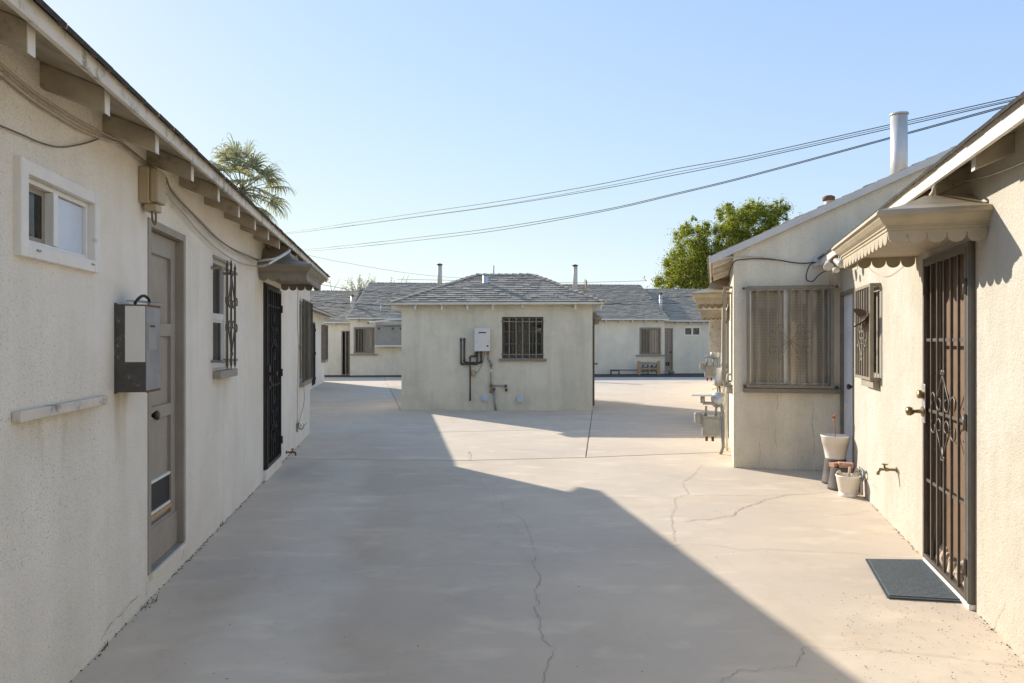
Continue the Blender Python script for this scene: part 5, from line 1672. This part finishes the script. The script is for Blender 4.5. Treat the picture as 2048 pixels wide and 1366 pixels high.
# ---- things along the wing's side
ct = thing('utility_cabinet', 'cream metal cabinet standing out from the wing wall beyond the second hood', 'cabinet', FS.P(8.2, .16, 1.24))
sC = (16.0 - 8.125) / FS.dy
MB().box(FS, sC, sC + .5, 0.01, .33, 1.24, 2.05).build('body', 'trim', ct, .004)
MB().box(FS, sC + .02, sC + .48, .3305, .345, 1.26, 2.03).build('door', 'trim', ct, .003)
def big_meter(label, y, off, hb, scale, slab):
    s = (y - 8.125) / FS.dy
    t = thing('gas_meter', label, 'gas meter', FS.P(s, off, 0))
    k = scale
    S = lambda ds, dq, h: FS.P(s + ds * k, off + dq * k, h)
    mb = MB(); F2 = Fr(*FS.P(s, off).xy, FS.dx, FS.dy, 'l')
    MB().box(F2, -.09 * k, .09 * k, -.11 * k, .11 * k, hb, hb + .27 * k).build('body', 'meter_grey', t, .035 * k)
    MB().box(F2, -.10 * k, .10 * k, -.115 * k, .115 * k, hb + .255 * k, hb + .275 * k).build('flange', 'meter_grey', t, .01 * k)
    MB().box(F2, -.06 * k, .08 * k, .116 * k, .19 * k, hb + .16 * k, hb + .32 * k).build('index_box', 'meter_grey', t, .012 * k)
    MB().box(F2, -.05 * k, .07 * k, .191 * k, .21 * k, hb + .19 * k, hb + .30 * k).build('index_window', 'paper', t, .006 * k)
    for dq in (-.07, .06):
        MB().tube([S(0, dq, hb + .27 * k), S(0, dq, hb + .40 * k)], .020 * k, 10).build('union', 'meter_grey', t)
    MB().tube([S(0, -.07, hb + .40 * k), S(0, -.02, hb + .44 * k), S(0, .10, hb + .44 * k)], .022 * k, 10).build('manifold', 'meter_grey', t)
    MB().tube([S(.0, -.07, hb + .40 * k), S(0, -.15, hb + .41 * k), S(0, -.16, hb + .30 * k), S(0, -.16, .09), S(0, -.13, .0)], .022 * k, 10).build('riser', 'meter_grey', t)
    for dq in (-.06, .02):
        MB().tube([S(.03, dq + .03, hb - .07 * k), S(.03, dq + .03, hb + .02)], .018 * k, 8).build('leg', 'rust', t)
    MB().lathe(S(.02, -.10, hb + .50 * k), [(.02 * k, -.04 * k), (.075 * k, -.025 * k), (.095 * k, 0), (.08 * k, .025 * k), (.04 * k, .06 * k), (.0, .065 * k)], 20, (FS.nx * .3, -.95, .1)).build('regulator', 'galv', t)
    if slab:
        MB().box(F2, -.08 * k, .10 * k, -.04 * k, .24 * k, hb + .535 * k, hb + .555 * k).build('cover_plate', 'heater_white', t, .003)
        MB().tube([S(0, .10, hb + .44 * k), S(0, .10, hb + .535 * k)], .03 * k, 10).build('neck', 'meter_grey', t)
    return t
big_meter('large grey gas meter with piping beside the corner of the wing', 9.05, .27, .235, 1.0, True)
big_meter('smaller-looking pale gas meter farther down the wing wall', 16.6, .33, .62, 1.15, False)
for i, (y, q_, h0, h1, r, lab) in enumerate(((9.35, .05, .0, 1.0, .016, 'pale conduit up the wing wall just behind the large gas meter'),
                                    (9.6, .09, .0, .85, .02, 'second pale conduit bowed up the wing wall behind the large gas meter'),
                                    (12.9, .05, .2, 2.2, .03, 'tall cream conduit between the two hoods on the wing wall'))):
    s = (y - 8.125) / FS.dy
    tag(MB().tube(smooth_path([FS.P(s, q_, h0), FS.P(s + .03, q_ + .015, (h0 + h1) / 2), FS.P(s, q_, h1), FS.P(s, .005, h1 + .05)], 4), r, 8).build('conduit', 'pipe_cream'), lab, 'pipe')
hp = thing('hanging_planter', 'white tapered planter with yellow flowers on the wing wall between the meters', 'planter', FS.P((12.2 - 8.125) / FS.dy, .14, .75))
pp = FS.P((12.2 - 8.125) / FS.dy, .15, .72)
MB().lathe(pp, [(.075, 0), (.06, .12), (.042, .30), (.03, .31)], 14).build('pot', 'pot_white', hp)
mb = MB()
for i in range(40):
    p = pp + Vector((jit(.12), jit(.12), jit(.05) - .03)); r = .016
    n1 = Vector((jit(1), jit(1), jit(1))).normalized(); n2 = n1.orthogonal().normalized()
    mb.poly([p + n1 * r, p + n2 * r, p - n1 * r, p - n2 * r])
mb.build('flower', 'yellow_bloom', hp, normals=False, kind='stuff')
MB().tube([pp + Vector((.03, 0, .31)), pp + Vector((.08, .02, .42))], .006, 5).build('hook', 'cable_brown', hp)
MB().tube([pp + Vector((0.02, 0, -.02)), pp + Vector((.05, .02, -.35)), pp + Vector((.08, .03, -.7))], .015, 6).build('stem', 'dead_stem', hp)

# ---- things around the near right wall
fx = thing('flood_light', 'white twin flood light clamped under the end of the near right eave', 'light', FR.at(1672, 525, .2))
Yf = 7.25; sF = Yf / FR.dy * 1.0
p1, p2 = FR.at(1657, 533, .24), FR.at(1684, 527, .17)
MB().lathe(p1, [(.018, -.10), (.026, -.085), (.050, -.004), (.052, .004), (.046, .010), (.0, .016)], 20, (-.25, -.72, -.62)).build('lamp', 'bulb', fx)
MB().lathe(p2, [(.018, -.10), (.026, -.085), (.047, -.004), (.049, .004), (.043, .010), (.0, .016)], 20, (.35, -.80, -.45)).build('lamp', 'bulb', fx)
MB().lathe(FR.at(1672, 540, .2), [(.032, -.02), (.035, 0), (.030, .02), (.01, .03)], 16, (0, -.3, -.95)).build('mount', 'bulb', fx)
for pa_, pb_ in ((p1, FR.at(1672, 505, .2)), (p2, FR.at(1672, 505, .2))):
    MB().tube(smooth_path([pa_ + Vector((0, .06, .04)), pa_.lerp(pb_, .5) + Vector((0, 0, .03)), pb_]), .007, 6).build('arm', 'cable_cream', fx)
wires('loose_cable', 'black cable looping down below the twin flood light', 'cable', smooth_path([FW.at(1632, 524, .03), FW.at(1620, 530, .05), FW.at(1613, 548, .06), FW.at(1614, 560, .06), FW.at(1626, 562, .06), FW.at(1640, 548, .07), FR.at(1655, 540, .2)], 5), .007, 'cable_black')
wires('wall_cable', 'black cable swagged across the gable wall above the big barred window', 'cable', smooth_path([FS.at(1460, 575, .015), FS.at(1459, 548, .02), FW.at(1467, 525, .03), FW.at(1485, 519, .018), FW.at(1520, 517.5, .018), FW.at(1556, 520, .018), FW.at(1585, 525, .018), FW.at(1612, 526.5, .018), FW.at(1632, 523, .02)], 5), .007, 'cable_black')
wires('wall_cable', 'pale cable just above the black one across the gable wall', 'cable', smooth_path([FW.at(1440, 520, .2), FW.at(1465, 514, .03), FW.at(1500, 512.5, .014), FW.at(1540, 516, .014), FW.at(1556, 519.5, .016)], 5), .006, 'cable_cream')
wires('loose_cable', 'pair of pale loose wires hanging from the flood light to the window corner', 'cable', smooth_path([FR.at(1662, 545, .2), FW.at(1660, 560, .10), FW.at(1661, 573, .09), FW.at(1668, 575, .09), FW.at(1678, 576, .06)], 4), .0055, 'cable_tan')
wires('loose_cable', 'single pale wire dropping from the flood light to the white door frame', 'cable', smooth_path([FR.at(1664, 544, .2), FR.at(1672, 560, .12), FW.at(1678, 576, .05)], 4), .0045, 'cable_tan')
wires('eave_cable', 'knotted pale cable tied to the rafter end above the tan hood', 'cable', smooth_path([FR.at(1873, 372, .19), FR.at(1867, 376, .22), FR.at(1866, 382, .21), FR.at(1858, 392, .16), FR.at(1848, 402, .1), FR.at(1838, 404, .06), FR.at(1826, 405, .04)], 5), .008, 'cable_cream')
wires('eave_cable', 'thin pale cable along the top of the near right wall under the eave', 'cable', smooth_path([FR.at(1880, 376, .12), FR.at(1925, 364, .03), FR.at(1960, 356, .014), FR.at(1990, 347, .014), FR.at(2020, 336, .014), FR.at(2080, 310, .014)], 5), .0045, 'cable_cream')
wires('wall_cable', 'hair-thin wire drooping on the sunlit wall below the tan hood', 'cable', smooth_path([FR.at(1735, 532, .008), FR.at(1745, 543, .008), FR.at(1765, 552, .008), FR.at(1780, 551, .008), FR.at(1800, 537, .008), FR.at(1810, 528, .008)], 4), .002, 'cable_tan')
dn = FR.hit(1703, 560)[0]
hose_bib('brass hose tap sticking out of the sunlit wall between the pots and the barred door', FR, FR.hit(1794, 941)[0], FR.hit(1794, 940)[1], .135, 'brass', 'brass')

hat_c = FR.at(1727, 636, .10)
hat = thing('hat', 'brown curled leather hat hooked on the bars of the small window guard', 'hat', hat_c)
mb = MB(); sdR = Vector((FR.dx, FR.dy, 0)); upv = Vector((0, 0, 1))
rows = []
for i in range(5):
    r = (.02, .45, .65, .9, 1.0)[i]
    row_ = []
    for k in range(24):
        an = 2 * pi * k / 24
        x, y = cos(an) * .155 * r, sin(an) * .105 * r
        curl = .09 * (abs(y) / .105) ** 2.2 + .02 * r
        crown = -.0
        p = hat_c + sdR * (x - .03) + upv * (y * .75 - x * .18) + nR * (curl - .02)
        row_.append(p)
    rows.append(row_)
for r0, r1 in zip(rows, rows[1:]):
    for k in range(24):
        mb.poly([r0[k], r0[(k + 1) % 24], r1[(k + 1) % 24], r1[k]], True)
mb.build('brim', 'hat', hat)
MB().lathe(hat_c + sdR * -.03 + nR * -.02, [(.062, .0), (.056, -.03), (.045, -.05), (.02, -.055), (.0, -.05)], 20, nR, .62).build('crown', 'hat', hat)

# pots by the white door
def pot(name, label, c, r0, r1, h, mat, inv=False, ledge=True):
    t = thing(name, label, 'pot', c)
    if inv:
        MB().lathe(c, [(r1 * 1.05, 0), (r1 * 1.05, .03), (r1, .034), (r1, .07), (r1 * .97, .074), (r0 + (r1 - r0) * .45, h * .55), (r0, h - .012), (r0 * .96, h), (0.01, h)], 32).build('body', mat, t)
    else:
        pr = [(r0, 0), (r0 * 1.01, .012)]
        if ledge:
            pr += [(r0 + (r1 - r0) * .62, h * .62), (r0 + (r1 - r0) * .62 + .004, h * .625), (r1, h - .012), (r1 + .004, h - .008), (r1 + .002, h)]
        else:
            pr += [(r0 + .004, .038), (r0 - .001, .041), (r0 + .003, .044), (r1, h - .014), (r1 + .004, h - .010), (r1 + .002, h)]
        pr += [(r1 - .010, h), (r1 - .016, h - .05), (r0 * .9, h * .72), (.005, h * .72)]
        MB().lathe(c, pr, 36).build('body', mat, t)
    return t
c1 = ground_at(1672, 966); c1 = Vector((3.425, 7.23, 0))
pot('upturned_pot', 'taller brown-black upturned pot carrying the big white planter', c1, .105, .128, .262, 'pot_dark', True)
c1b = c1 + Vector((0, 0, .2625))
bp = pot('planter', 'big white ridged planter raised on a dark upturned pot, with one dead flower stalk', c1b, .098, .142, .245, 'pot_white')
MB().tube(smooth_path([c1b + Vector((0.0, 0, .16)), c1b + Vector((.005, .01, .28)), c1b + Vector((-.004, 0, .36)), c1b + Vector((-.012, 0, .42))]), .0045, 6).build('stalk', 'dead_stem', bp)
mb = MB()
for i in range(16):
    p = c1b + Vector((-.012 + jit(.014), jit(.014), .43 + jit(.028)))
    n1 = Vector((jit(1), jit(1), jit(1))).normalized() * .014; n2 = n1.orthogonal().normalized() * .010
    mb.poly([p + n1, p + n2, p - n1, p - n2])
mb.build('dead_flower', 'dead_bloom', bp, normals=False)
c2 = Vector((3.34, 6.93, 0))
pot('upturned_pot', 'shorter charcoal upturned pot with a broken brick on top, behind the front white pot', c2, .098, .120, .225, 'pot_dark', True)
bk = MB()
bc = c2 + Vector((.0, -.01, .226))
for ox, oy, lx, ly, hz, an in ((-.03, 0.02, .085, .05, .045, .3), (.03, -.03, .075, .055, .05, -.25)):
    ca, sa_ = cos(an), sin(an)
    pts = []
    for zz in (0, hz):
        for sx, sy in ((-1, -1), (1, -1), (1, 1), (-1, 1)):
            x, y = sx * lx / 1 * .9 + jit(.008), sy * ly / 1.4 + jit(.006)
            pts.append(bc + Vector((ox + x * ca - y * sa_, oy + x * sa_ + y * ca, zz + (jit(.008) if zz else 0))))
    bk = MB().hexa(pts)
    ob = bk.build('brick_piece', 'brick', None, .006)
    tag(ob, 'salmon broken brick piece lying ' + ('toward the wall on' if ox > 0 else 'on the courtyard side of') + ' the charcoal upturned pot', 'brick')
c3 = Vector((3.262, 6.625, 0))
fp = pot('planter', 'small white pot filled with broken sticks and stone chips, nearest of the pots', c3, .082, .110, .205, 'pot_white', False, False)
MB().lathe(c3 + Vector((0, 0, .15)), [(.09, 0), (.088, .012), (.01, .018)], 20).build('soil', 'potting', fp)
for i, (dx, dy, ln, an, tl) in enumerate(((-.05, .02, .10, 1.9, .9), (.02, -.02, .14, .5, .55), (.05, .03, .13, .7, .75), (.0, .04, .11, 2.6, .5), (.07, 0, .12, .35, .9), (.03, .05, .12, 1.2, 1.0))):
    p = c3 + Vector((dx, dy, .165))
    dd = Vector((cos(an) * cos(tl), sin(an) * cos(tl) * .4, sin(tl)))
    sdv = dd.orthogonal().normalized(); t2 = dd.cross(sdv)
    A = [p + sdv * .017 + t2 * .010, p - sdv * .017 + t2 * .010, p - sdv * .017 - t2 * .010, p + sdv * .017 - t2 * .010]
    MB().prism(A, [q_ + dd * ln + sdv * jit(.008) for q_ in A]).build('stick', 'sticks', fp, .003)
rod = thing('wire_bracket', 'thin cream bent metal bracket leaning on the wall behind the small white pot', 'bracket', FR.at(1725, 990, .05))
MB().tube([FR.at(1708, 988, .09), FR.at(1722, 990, .06), FR.at(1722.5, 955, .04)], .006, 6).build('rod', 'cable_cream', rod)
MB().tube(smooth_path([FR.at(1716, 945, .05), FR.at(1722, 938, .04), FR.at(1728, 948, .03), FR.at(1724, 962, .03)]), .012, 6).build('hose_end', 'meter_blue', rod)
# door mat
mt = thing('door_mat', 'worn blue-grey doormat lying before the barred brown door', 'mat', ground_at(1835, 1160))
q4 = [ground_at(1730, 1120), ground_at(1861, 1121.5), ground_at(1942, 1207.5), ground_at(1774, 1198)]
z0, z1_ = Vector((0, 0, .004)), Vector((0, 0, .013))
MB().prism([p + z0 for p in q4], [p + Vector((0, 0, .010)) for p in q4]).build('border', 'mat_edge', mt, .003)
cc = sum(q4, Vector()) / 4
qi = [p.lerp(cc, .07) for p in q4]
MB().prism([p + Vector((0, 0, .0101)) for p in qi], [p + z1_ for p in qi]).build('pile', 'mat_teal', mt, .003)
mb = MB()
nr = 34
for i in range(nr):
    t_ = (i + .5) / nr
    l_, r_ = qi[0].lerp(qi[3], t_), qi[1].lerp(qi[2], t_)
    for j in range(40):
        u0 = (j + .12 + (.5 if i % 2 else 0)) / 40.6
        a_, b_ = l_.lerp(r_, u0), l_.lerp(r_, u0 + .018)
        dv = (qi[3] - qi[0]) / nr * .36
        mb.hexa([a_ - dv + z1_, b_ - dv + z1_, b_ + dv + z1_, a_ + dv + z1_] + [x + Vector((0, 0, .0148)) for x in (a_ - dv, b_ - dv, b_ + dv, a_ + dv)])
mb.build('ribs', 'mat_teal', mt, normals=False, kind='stuff')

# ================================================================== OVERHEAD CABLES
def span_cable(label, left, right, ys, sag_pts, r, mat='cable_black', name='overhead_cable'):
    """Through surveyed sight points; distance runs evenly from the near end to the far end."""
    x0, x1 = sag_pts[0][0], sag_pts[-1][0]
    pts = []
    for x, y in sag_pts:
        # distance such that the cable is straight in plan between its ends
        (xa, ya), (xb, yb) = left, right
        u = (x - CX) / FPX
        k = (u * ya - xa) / ((xb - xa) - u * (yb - ya))
        Y = ya + (yb - ya) * k
        pts.append(point_at(x, y, Y))
    a, b = pts[0], pts[1]
    pts.insert(0, a + (a - b).normalized() * 9 + Vector((0, 0, .3)))
    a, b = pts[-1], pts[-2]
    pts.append(a + (a - b).normalized() * 6)
    o = MB().tube(smooth_path(pts, 5), r, 5).build(name, mat)
    return tag(o, label, 'cable')
LFT, RGT = (-11.0, 33.0), (7.4, 9.6)
span_cable('topmost black cable of the high group crossing the sky above the tall flue', LFT, RGT, None, [(562, 466), (700, 446), (850, 424), (1000, 402.5), (1180, 372), (1350, 338), (1500, 311), (1781, 249), (2048, 189.5)], .0075)
span_cable('second black cable of the high group, just under the topmost one', LFT, RGT, None, [(566, 468), (700, 452), (850, 432), (1000, 411.5), (1180, 382), (1350, 350), (1500, 319.5), (1781, 257), (2048, 196.5)], .0075)
span_cable('thin grey wire between the two high black cables', LFT, RGT, None, [(566, 467.5), (850, 431), (1000, 410), (1180, 378.5), (1350, 345), (1500, 316), (1781, 253), (2048, 194)], .005)
span_cable('upper cable of the twisted lower pair sloping to the right eave', LFT, RGT, None, [(596, 499), (700, 490), (850, 473), (1000, 454.5), (1200, 421), (1350, 387), (1500, 350.5), (1781, 274.5), (2048, 201)], .008)
span_cable('under cable of the twisted lower pair sloping to the right eave', LFT, RGT, None, [(600, 502), (700, 495), (850, 479), (1000, 460), (1200, 424), (1350, 389.5), (1500, 353), (1781, 277), (2048, 204)], .008)
span_cable('single thin wire descending behind the left flue of the back roof', (-10.5, 31), (-3.5, 33), None, [(602, 507), (700, 527), (800, 544), (880, 553), (930, 556.5)], .007, 'cable_brown')
span_cable('sagging wire in front of the left back roof, highest of three', (-9.5, 28.5), (-3.5, 29.3), None, [(648, 570), (700, 578), (745, 584), (800, 590), (840, 593)], .010, 'cable_black')
span_cable('sagging wire in front of the left back roof, middle of three', (-9.3, 28.0), (-3.5, 28.8), None, [(622, 601), (680, 606), (740, 609.5), (800, 613), (840, 614)], .012, 'cable_black')
span_cable('sagging wire in front of the left back roof, lowest of three', (-9.1, 27.5), (-3.5, 28.3), None, [(620, 607), (680, 614), (740, 620), (800, 625), (840, 628)], .009, 'cable_black')
span_cable('dark wire across the right back roof rising to the wing hood', (3.0, 28.0), (7.0, 24), None, [(1203, 607.5), (1260, 603.5), (1320, 597), (1392, 591)], .012, 'cable_black')
span_cable('thinner wire below the dark one across the right back roof', (3.0, 29.0), (7.5, 27), None, [(1230, 608.5), (1290, 607.5), (1350, 606.5), (1400, 605.5)], .008, 'cable_black')
span_cable('faint wire level with the back ridge running into the dark green tree', (3.0, 36.5), (9.0, 36), None, [(1125, 565), (1200, 564), (1290, 561.5), (1340, 559), (1430, 553)], .010, 'cable_black')

# ================================================================== THE HOUSE MIRRORED IN THE PANES
FM = Fr(-6.5, -8.2, 1, 0.04, 'l')
mh = thing('bungalow', 'cream bungalow behind the viewer, seen only mirrored in the big barred window', 'house', FM.P(7, -3))
mwin = [(6.6, 7.9, .95, 2.15), (9.4, 10.7, .95, 2.15), (8.3, 9.15, .05, 2.1)]
gable_house(mh, FM, 0, 15, 6.0, 2.6, .42, .35, .2, 'stucco_left', mwin, rafters=[.4 + .61 * k for k in range(24)], raft_len=.3)
for k in (0, 1):
    a, b, c, d = mwin[k]
    w = slider_window(mh, FM, a, b, c, d, -.04, 'taupe_dark', 'glass_dark')
    MB().box(FM, a, b, -.3, -.29, c, d).build('dark_backing', 'dark_room', w)
    for j in range(8):
        s_ = a + (b - a) * (j + .5) / 8
        MB().box(FM, s_ - .008, s_ + .008, .03, .046, c, d).build('guard_bar', 'taupe_dark', w)
security_gate(mh, FM, *mwin[2], .03, 'bronze_iron', 5, (1.0,), 'taupe_dark')

# ================================================================== TREES
def leaf_clump(mb, c, r, n, size, up=0.25, squash=1.0):
    for _ in range(n):
        d = Vector((RND.gauss(0, 1), RND.gauss(0, 1), RND.gauss(0, 1))).normalized()
        rad = r * abs(RND.gauss(0, .62))
        p = c + Vector((d.x * rad, d.y * rad, d.z * rad * squash))
        ax = (d + Vector((jit(.9), jit(.9), jit(.9) - .1))).normalized()
        sd = ax.orthogonal().normalized()
        an = RND.uniform(0, pi)
        t = ax.cross(sd)
        w = (sd * cos(an) + t * sin(an))
        l = ax.cross(w)
        s = size * RND.uniform(.6, 1.25)
        mb.poly([p - l * s, p + w * s * .38, p + l * s, p - w * s * .38])
def clump_tree(name, label, trunk, blobs, y, mat, per, size, dep=1.6, cat='tree'):
    t = thing(name, label, cat, Vector((trunk[0], trunk[1], 0)))
    mb = MB()
    tips = []
    for px, py, rp in blobs:
        r = rp / FPX * y
        for k in range(3):
            c = point_at(px, py, y) + Vector((jit(.25 * r), (k - 1) * dep * .8 + jit(.4), jit(.3 * r)))
            tips.append(c)
            sub = max(4, int(8 * r))
            for j in range(sub):
                d = Vector((RND.gauss(0, 1), RND.gauss(0, 1), RND.gauss(0, 1))).normalized() * r * .62
                leaf_clump(mb, c + d, r * RND.uniform(.5, .95), int(per * r * r * .55 / sub * 3), size)
    mb.build('crown', mat, t, normals=False, kind='stuff')
    base = Vector((trunk[0], trunk[1], 0)); fork = Vector((trunk[0], trunk[1], trunk[2]))
    MB().tube(smooth_path([base, base.lerp(fork, .5) + Vector((.08, .05, 0)), fork], 4), .2, 10, [.34 - .012 * i for i in range(9)]).build('trunk', 'bark', t)
    for c in tips[::5]:
        c = fork.lerp(c, .78)
        m = fork.lerp(c, .5) + Vector((jit(.3), jit(.3), .3))
        path = smooth_path([fork, m, c], 4)
        MB().tube(path, .1, 7, [.13 - .11 * i / (len(path) - 1) for i in range(len(path))]).build('branch', 'bark', t)
    return t
YT = 46.0
clump_tree('ficus_tree', 'dense dark green tree behind the back roof, nearer the satellite dish', (12.2, YT, 3.2),
           [(1322, 570, 15), (1338, 550, 18), (1348, 525, 17), (1362, 555, 26), (1362, 500, 22), (1366, 470, 14), (1378, 520, 28), (1378, 462, 13), (1376, 448, 8), (1395, 490, 20), (1400, 550, 30), (1412, 465, 16), (1408, 452, 9), (1418, 505, 26), (1432, 545, 28), (1392, 575, 24), (1430, 580, 22)], YT, 'ficus', 1750, .072)
clump_tree('ficus_tree', 'dense green tree with a tall spire top rising over the wing gable', (16.6, YT - .5, 3.4),
           [(1450, 418, 10), (1447, 432, 13), (1446, 455, 18), (1455, 490, 27), (1470, 462, 20), (1474, 442, 18), (1484, 420, 12), (1497, 440, 22), (1507, 418, 14), (1522, 436, 22), (1539, 418, 12), (1546, 432, 16), (1554, 445, 9), (1512, 470, 25), (1482, 490, 25), (1476, 520, 23), (1450, 530, 23), (1537, 455, 16)], YT - .5, 'ficus', 1750, .072)
def twiggy(label, px, py, w, y, n, leaves):
    b = point_at(px, py, y); base = Vector((b.x, b.y, 0))
    t = thing('sparse_tree', label, 'tree', base)
    MB().tube([base, Vector((b.x + .1, b.y, b.z - 1.2))], .12, 8, [.16, .09]).build('trunk', 'bark', t)
    fork = Vector((b.x + .1, b.y, b.z - 1.2))
    mb = MB(); mt_ = MB()
    for i in range(n):
        tip = b + Vector((jit(w), jit(w * .6), RND.uniform(-.45, .75) * (1.0 - .2 * (i % 3))))
        mt_.tube(smooth_path([fork, fork.lerp(tip, .5) + Vector((jit(.2), jit(.2), .12)), tip], 3), .02, 4, [.035 - .028 * k / 6 for k in range(7)])
        for j in range(leaves):
            leaf_clump(mb, fork.lerp(tip, RND.uniform(.45, 1.03)) + Vector((jit(.1), jit(.1), jit(.1))), .12, 3, .05)
    mt_.build('branch', 'bark', t)
    mb.build('crown', 'pale_tree', t, normals=False, kind='stuff')
twiggy('pale sparse olive-coloured tree top poking over the left back roof beside its gable', 717, 572, 1.0, 43, 26, 24)
twiggy('wispy bare tree top just left of the pale olive one', 662, 580, .9, 44, 12, 5)
twiggy('wispy bare tree top behind the ridge of the back roof', 790, 566, 1.0, 46, 12, 5)
lf = twiggy('small sprig of a distant tree showing over the wing rake', 1609, 440, .4, 47, 10, 10)

# fan palm
pc = point_at(484, 380, 31.0)
palm = thing('palm_tree', 'tall fan palm rising behind the eave of the left bungalow', 'palm', Vector((pc.x, pc.y, 0)))
MB().tube(smooth_path([Vector((pc.x + .2, pc.y, 0)), Vector((pc.x + .1, pc.y, pc.z * .5)), pc], 8), .2, 12, [.26 - .005 * i for i in range(17)]).build('trunk', 'bark', palm)
for i in range(42):
    u_ = i / 41.0
    elev = 1.38 - 1.95 * u_ ** .85
    az = i * 2.39996 + jit(.25)
    out = Vector((cos(az), sin(az), 0)); side_ = Vector((-sin(az), cos(az), 0)); upz = Vector((0, 0, 1))
    L = RND.uniform(1.15, 1.55)
    mb = MB()
    path = []
    for k in range(6):
        t = k / 5
        path.append(pc + upz * (-.12 * u_) + (out * cos(elev) + upz * sin(elev)) * L * t - upz * (.16 * t * t * cos(elev)))
    mb.tube(path, .02, 5, [.030, .024, .020, .017, .015, .012])
    hub = path[-1]
    fwd = (path[-1] - path[-2]).normalized()
    nrm_ = side_.cross(fwd).normalized()
    n = 24
    roll = jit(.4)
    sd2 = (side_ * cos(roll) + nrm_ * sin(roll)).normalized()
    for a_i in range(n):
        an = (a_i / (n - 1) - .5) * 2 * 1.75 + jit(.05)
        ln = (1.0 - .25 * abs(an) / 1.75) * RND.uniform(.8, 1.12) * 1.2
        d = (fwd * cos(an) + sd2 * sin(an)).normalized()
        p = hub.copy(); prev = None
        wv = (sd2 * cos(an) - fwd * sin(an)).normalized()
        bend = RND.uniform(.75, 1.3)
        for k in range(8):
            t = k / 7
            ww = wv * (.007 + .027 * min(1, t / .35) * (1 - max(0, t - .45) / .58))
            cur = (p - ww, p + ww)
            if prev:
                mb.poly([prev[0], prev[1], cur[1], cur[0]])
            prev = cur
            k_ = max(0.0, (t - .28)) * bend * 1.15
            dd = (d * max(.05, 1 - k_) - upz * k_ * 1.25).normalized()
            p = p + dd * (ln / 7)
    mb.build('frond', 'palm', palm, normals=False)
# ================================================================== SMALL STUFF
mb = MB()
for i in range(420):
    t_ = RND.random() ** 1.6
    s = RND.uniform(2.6, 4.05); q = .03 + t_ * .75
    p = FR.P(s, q, .006)
    r = RND.uniform(.0012, .004)
    an = RND.uniform(0, pi)
    a_, b_ = Vector((cos(an), sin(an), 0)) * r * RND.uniform(1, 2.2), Vector((-sin(an), cos(an), 0)) * r * .6
    mb.add([p - a_, p + b_, p + a_, p - b_, p + Vector((0, 0, r * .8))], [(0, 1, 4), (1, 2, 4), (2, 3, 4), (3, 0, 4)])
for i in range(70):
    p = ground_at(RND.uniform(250, 1750), RND.uniform(960, 1366)) + Vector((0, 0, .004))
    r = RND.uniform(.0015, .004)
    an = RND.uniform(0, pi)
    a_, b_ = Vector((cos(an), sin(an), 0)) * r * RND.uniform(1, 2.4), Vector((-sin(an), cos(an), 0)) * r * .6
    mb.add([p - a_, p + b_, p + a_, p - b_, p + Vector((0, 0, r * .8))], [(0, 1, 4), (1, 2, 4), (2, 3, 4), (3, 0, 4)])
tag(mb.build('leaf_litter', 'litter', None, normals=False, kind='stuff'), 'tiny dry leaf crumbs scattered over the concrete', 'litter')
mb = MB()
for fr, sa, sb, n in ((FL, 2.9, 9.5, 420), (FR, 2.4, 7.4, 200), (FW, .02, 1.15, 60)):
    for i in range(n):
        s = sa + (sb - sa) * RND.random()
        if RND.random() < .35 + .35 * sin(s * 5.1) * sin(s * 1.7):
            continue
        p = fr.P(s, .004 + RND.random() ** 2 * .022, .003)
        r = RND.uniform(.002, .0065)
        mb.add([p + Vector((-r, -r * .6, 0)), p + Vector((r, -r * .5, 0)), p + Vector((r * .6, r, 0)), p + Vector((-r * .8, r * .7, 0)), p + Vector((0, 0, r * 1.1))],
               [(0, 1, 4), (1, 2, 4), (2, 3, 4), (3, 0, 4)])
tag(mb.build('seam_moss', 'moss', None, normals=False, kind='stuff'), 'dark mossy crumbs in the seam where walls meet the concrete', 'moss')
mb = MB()
for px, py, n in ((300, 1204, 8), (283, 1220, 6), (205, 1296, 6), (440, 1050, 12), (330, 1158, 4), (400, 1090, 4), (598, 895, 4)):
    c = ground_at(px, py)
    for i in range(n):
        p = c + Vector((jit(.03), jit(.05), 0)); an = RND.uniform(0, 2 * pi)
        d = Vector((cos(an) * .4 + .35, sin(an) * .4, 1)).normalized(); w = Vector((-sin(an), cos(an), 0)) * .004
        ln = RND.uniform(.015, .045)
        mb.poly([p - w, p + w, p + d * ln + Vector((jit(.01), 0, 0))])
tag(mb.build('weeds', 'weed', None, normals=False, kind='stuff'), 'sparse green weeds sprouting along the foot of the left wall', 'weed')
bl_ = MB()
b0 = ground_at(940, 921)
for i in range(4):
    bl_.tube(smooth_path([b0 + Vector((jit(.02), jit(.02), 0)), b0 + Vector((jit(.03), jit(.03), .07)), b0 + Vector((jit(.04), jit(.04), .10 + .05 * RND.random()))], 3), .0012, 4)
tag(bl_.build('grass_sprig', 'dead_stem'), 'single dry grass sprig growing from the concrete joint', 'grass')
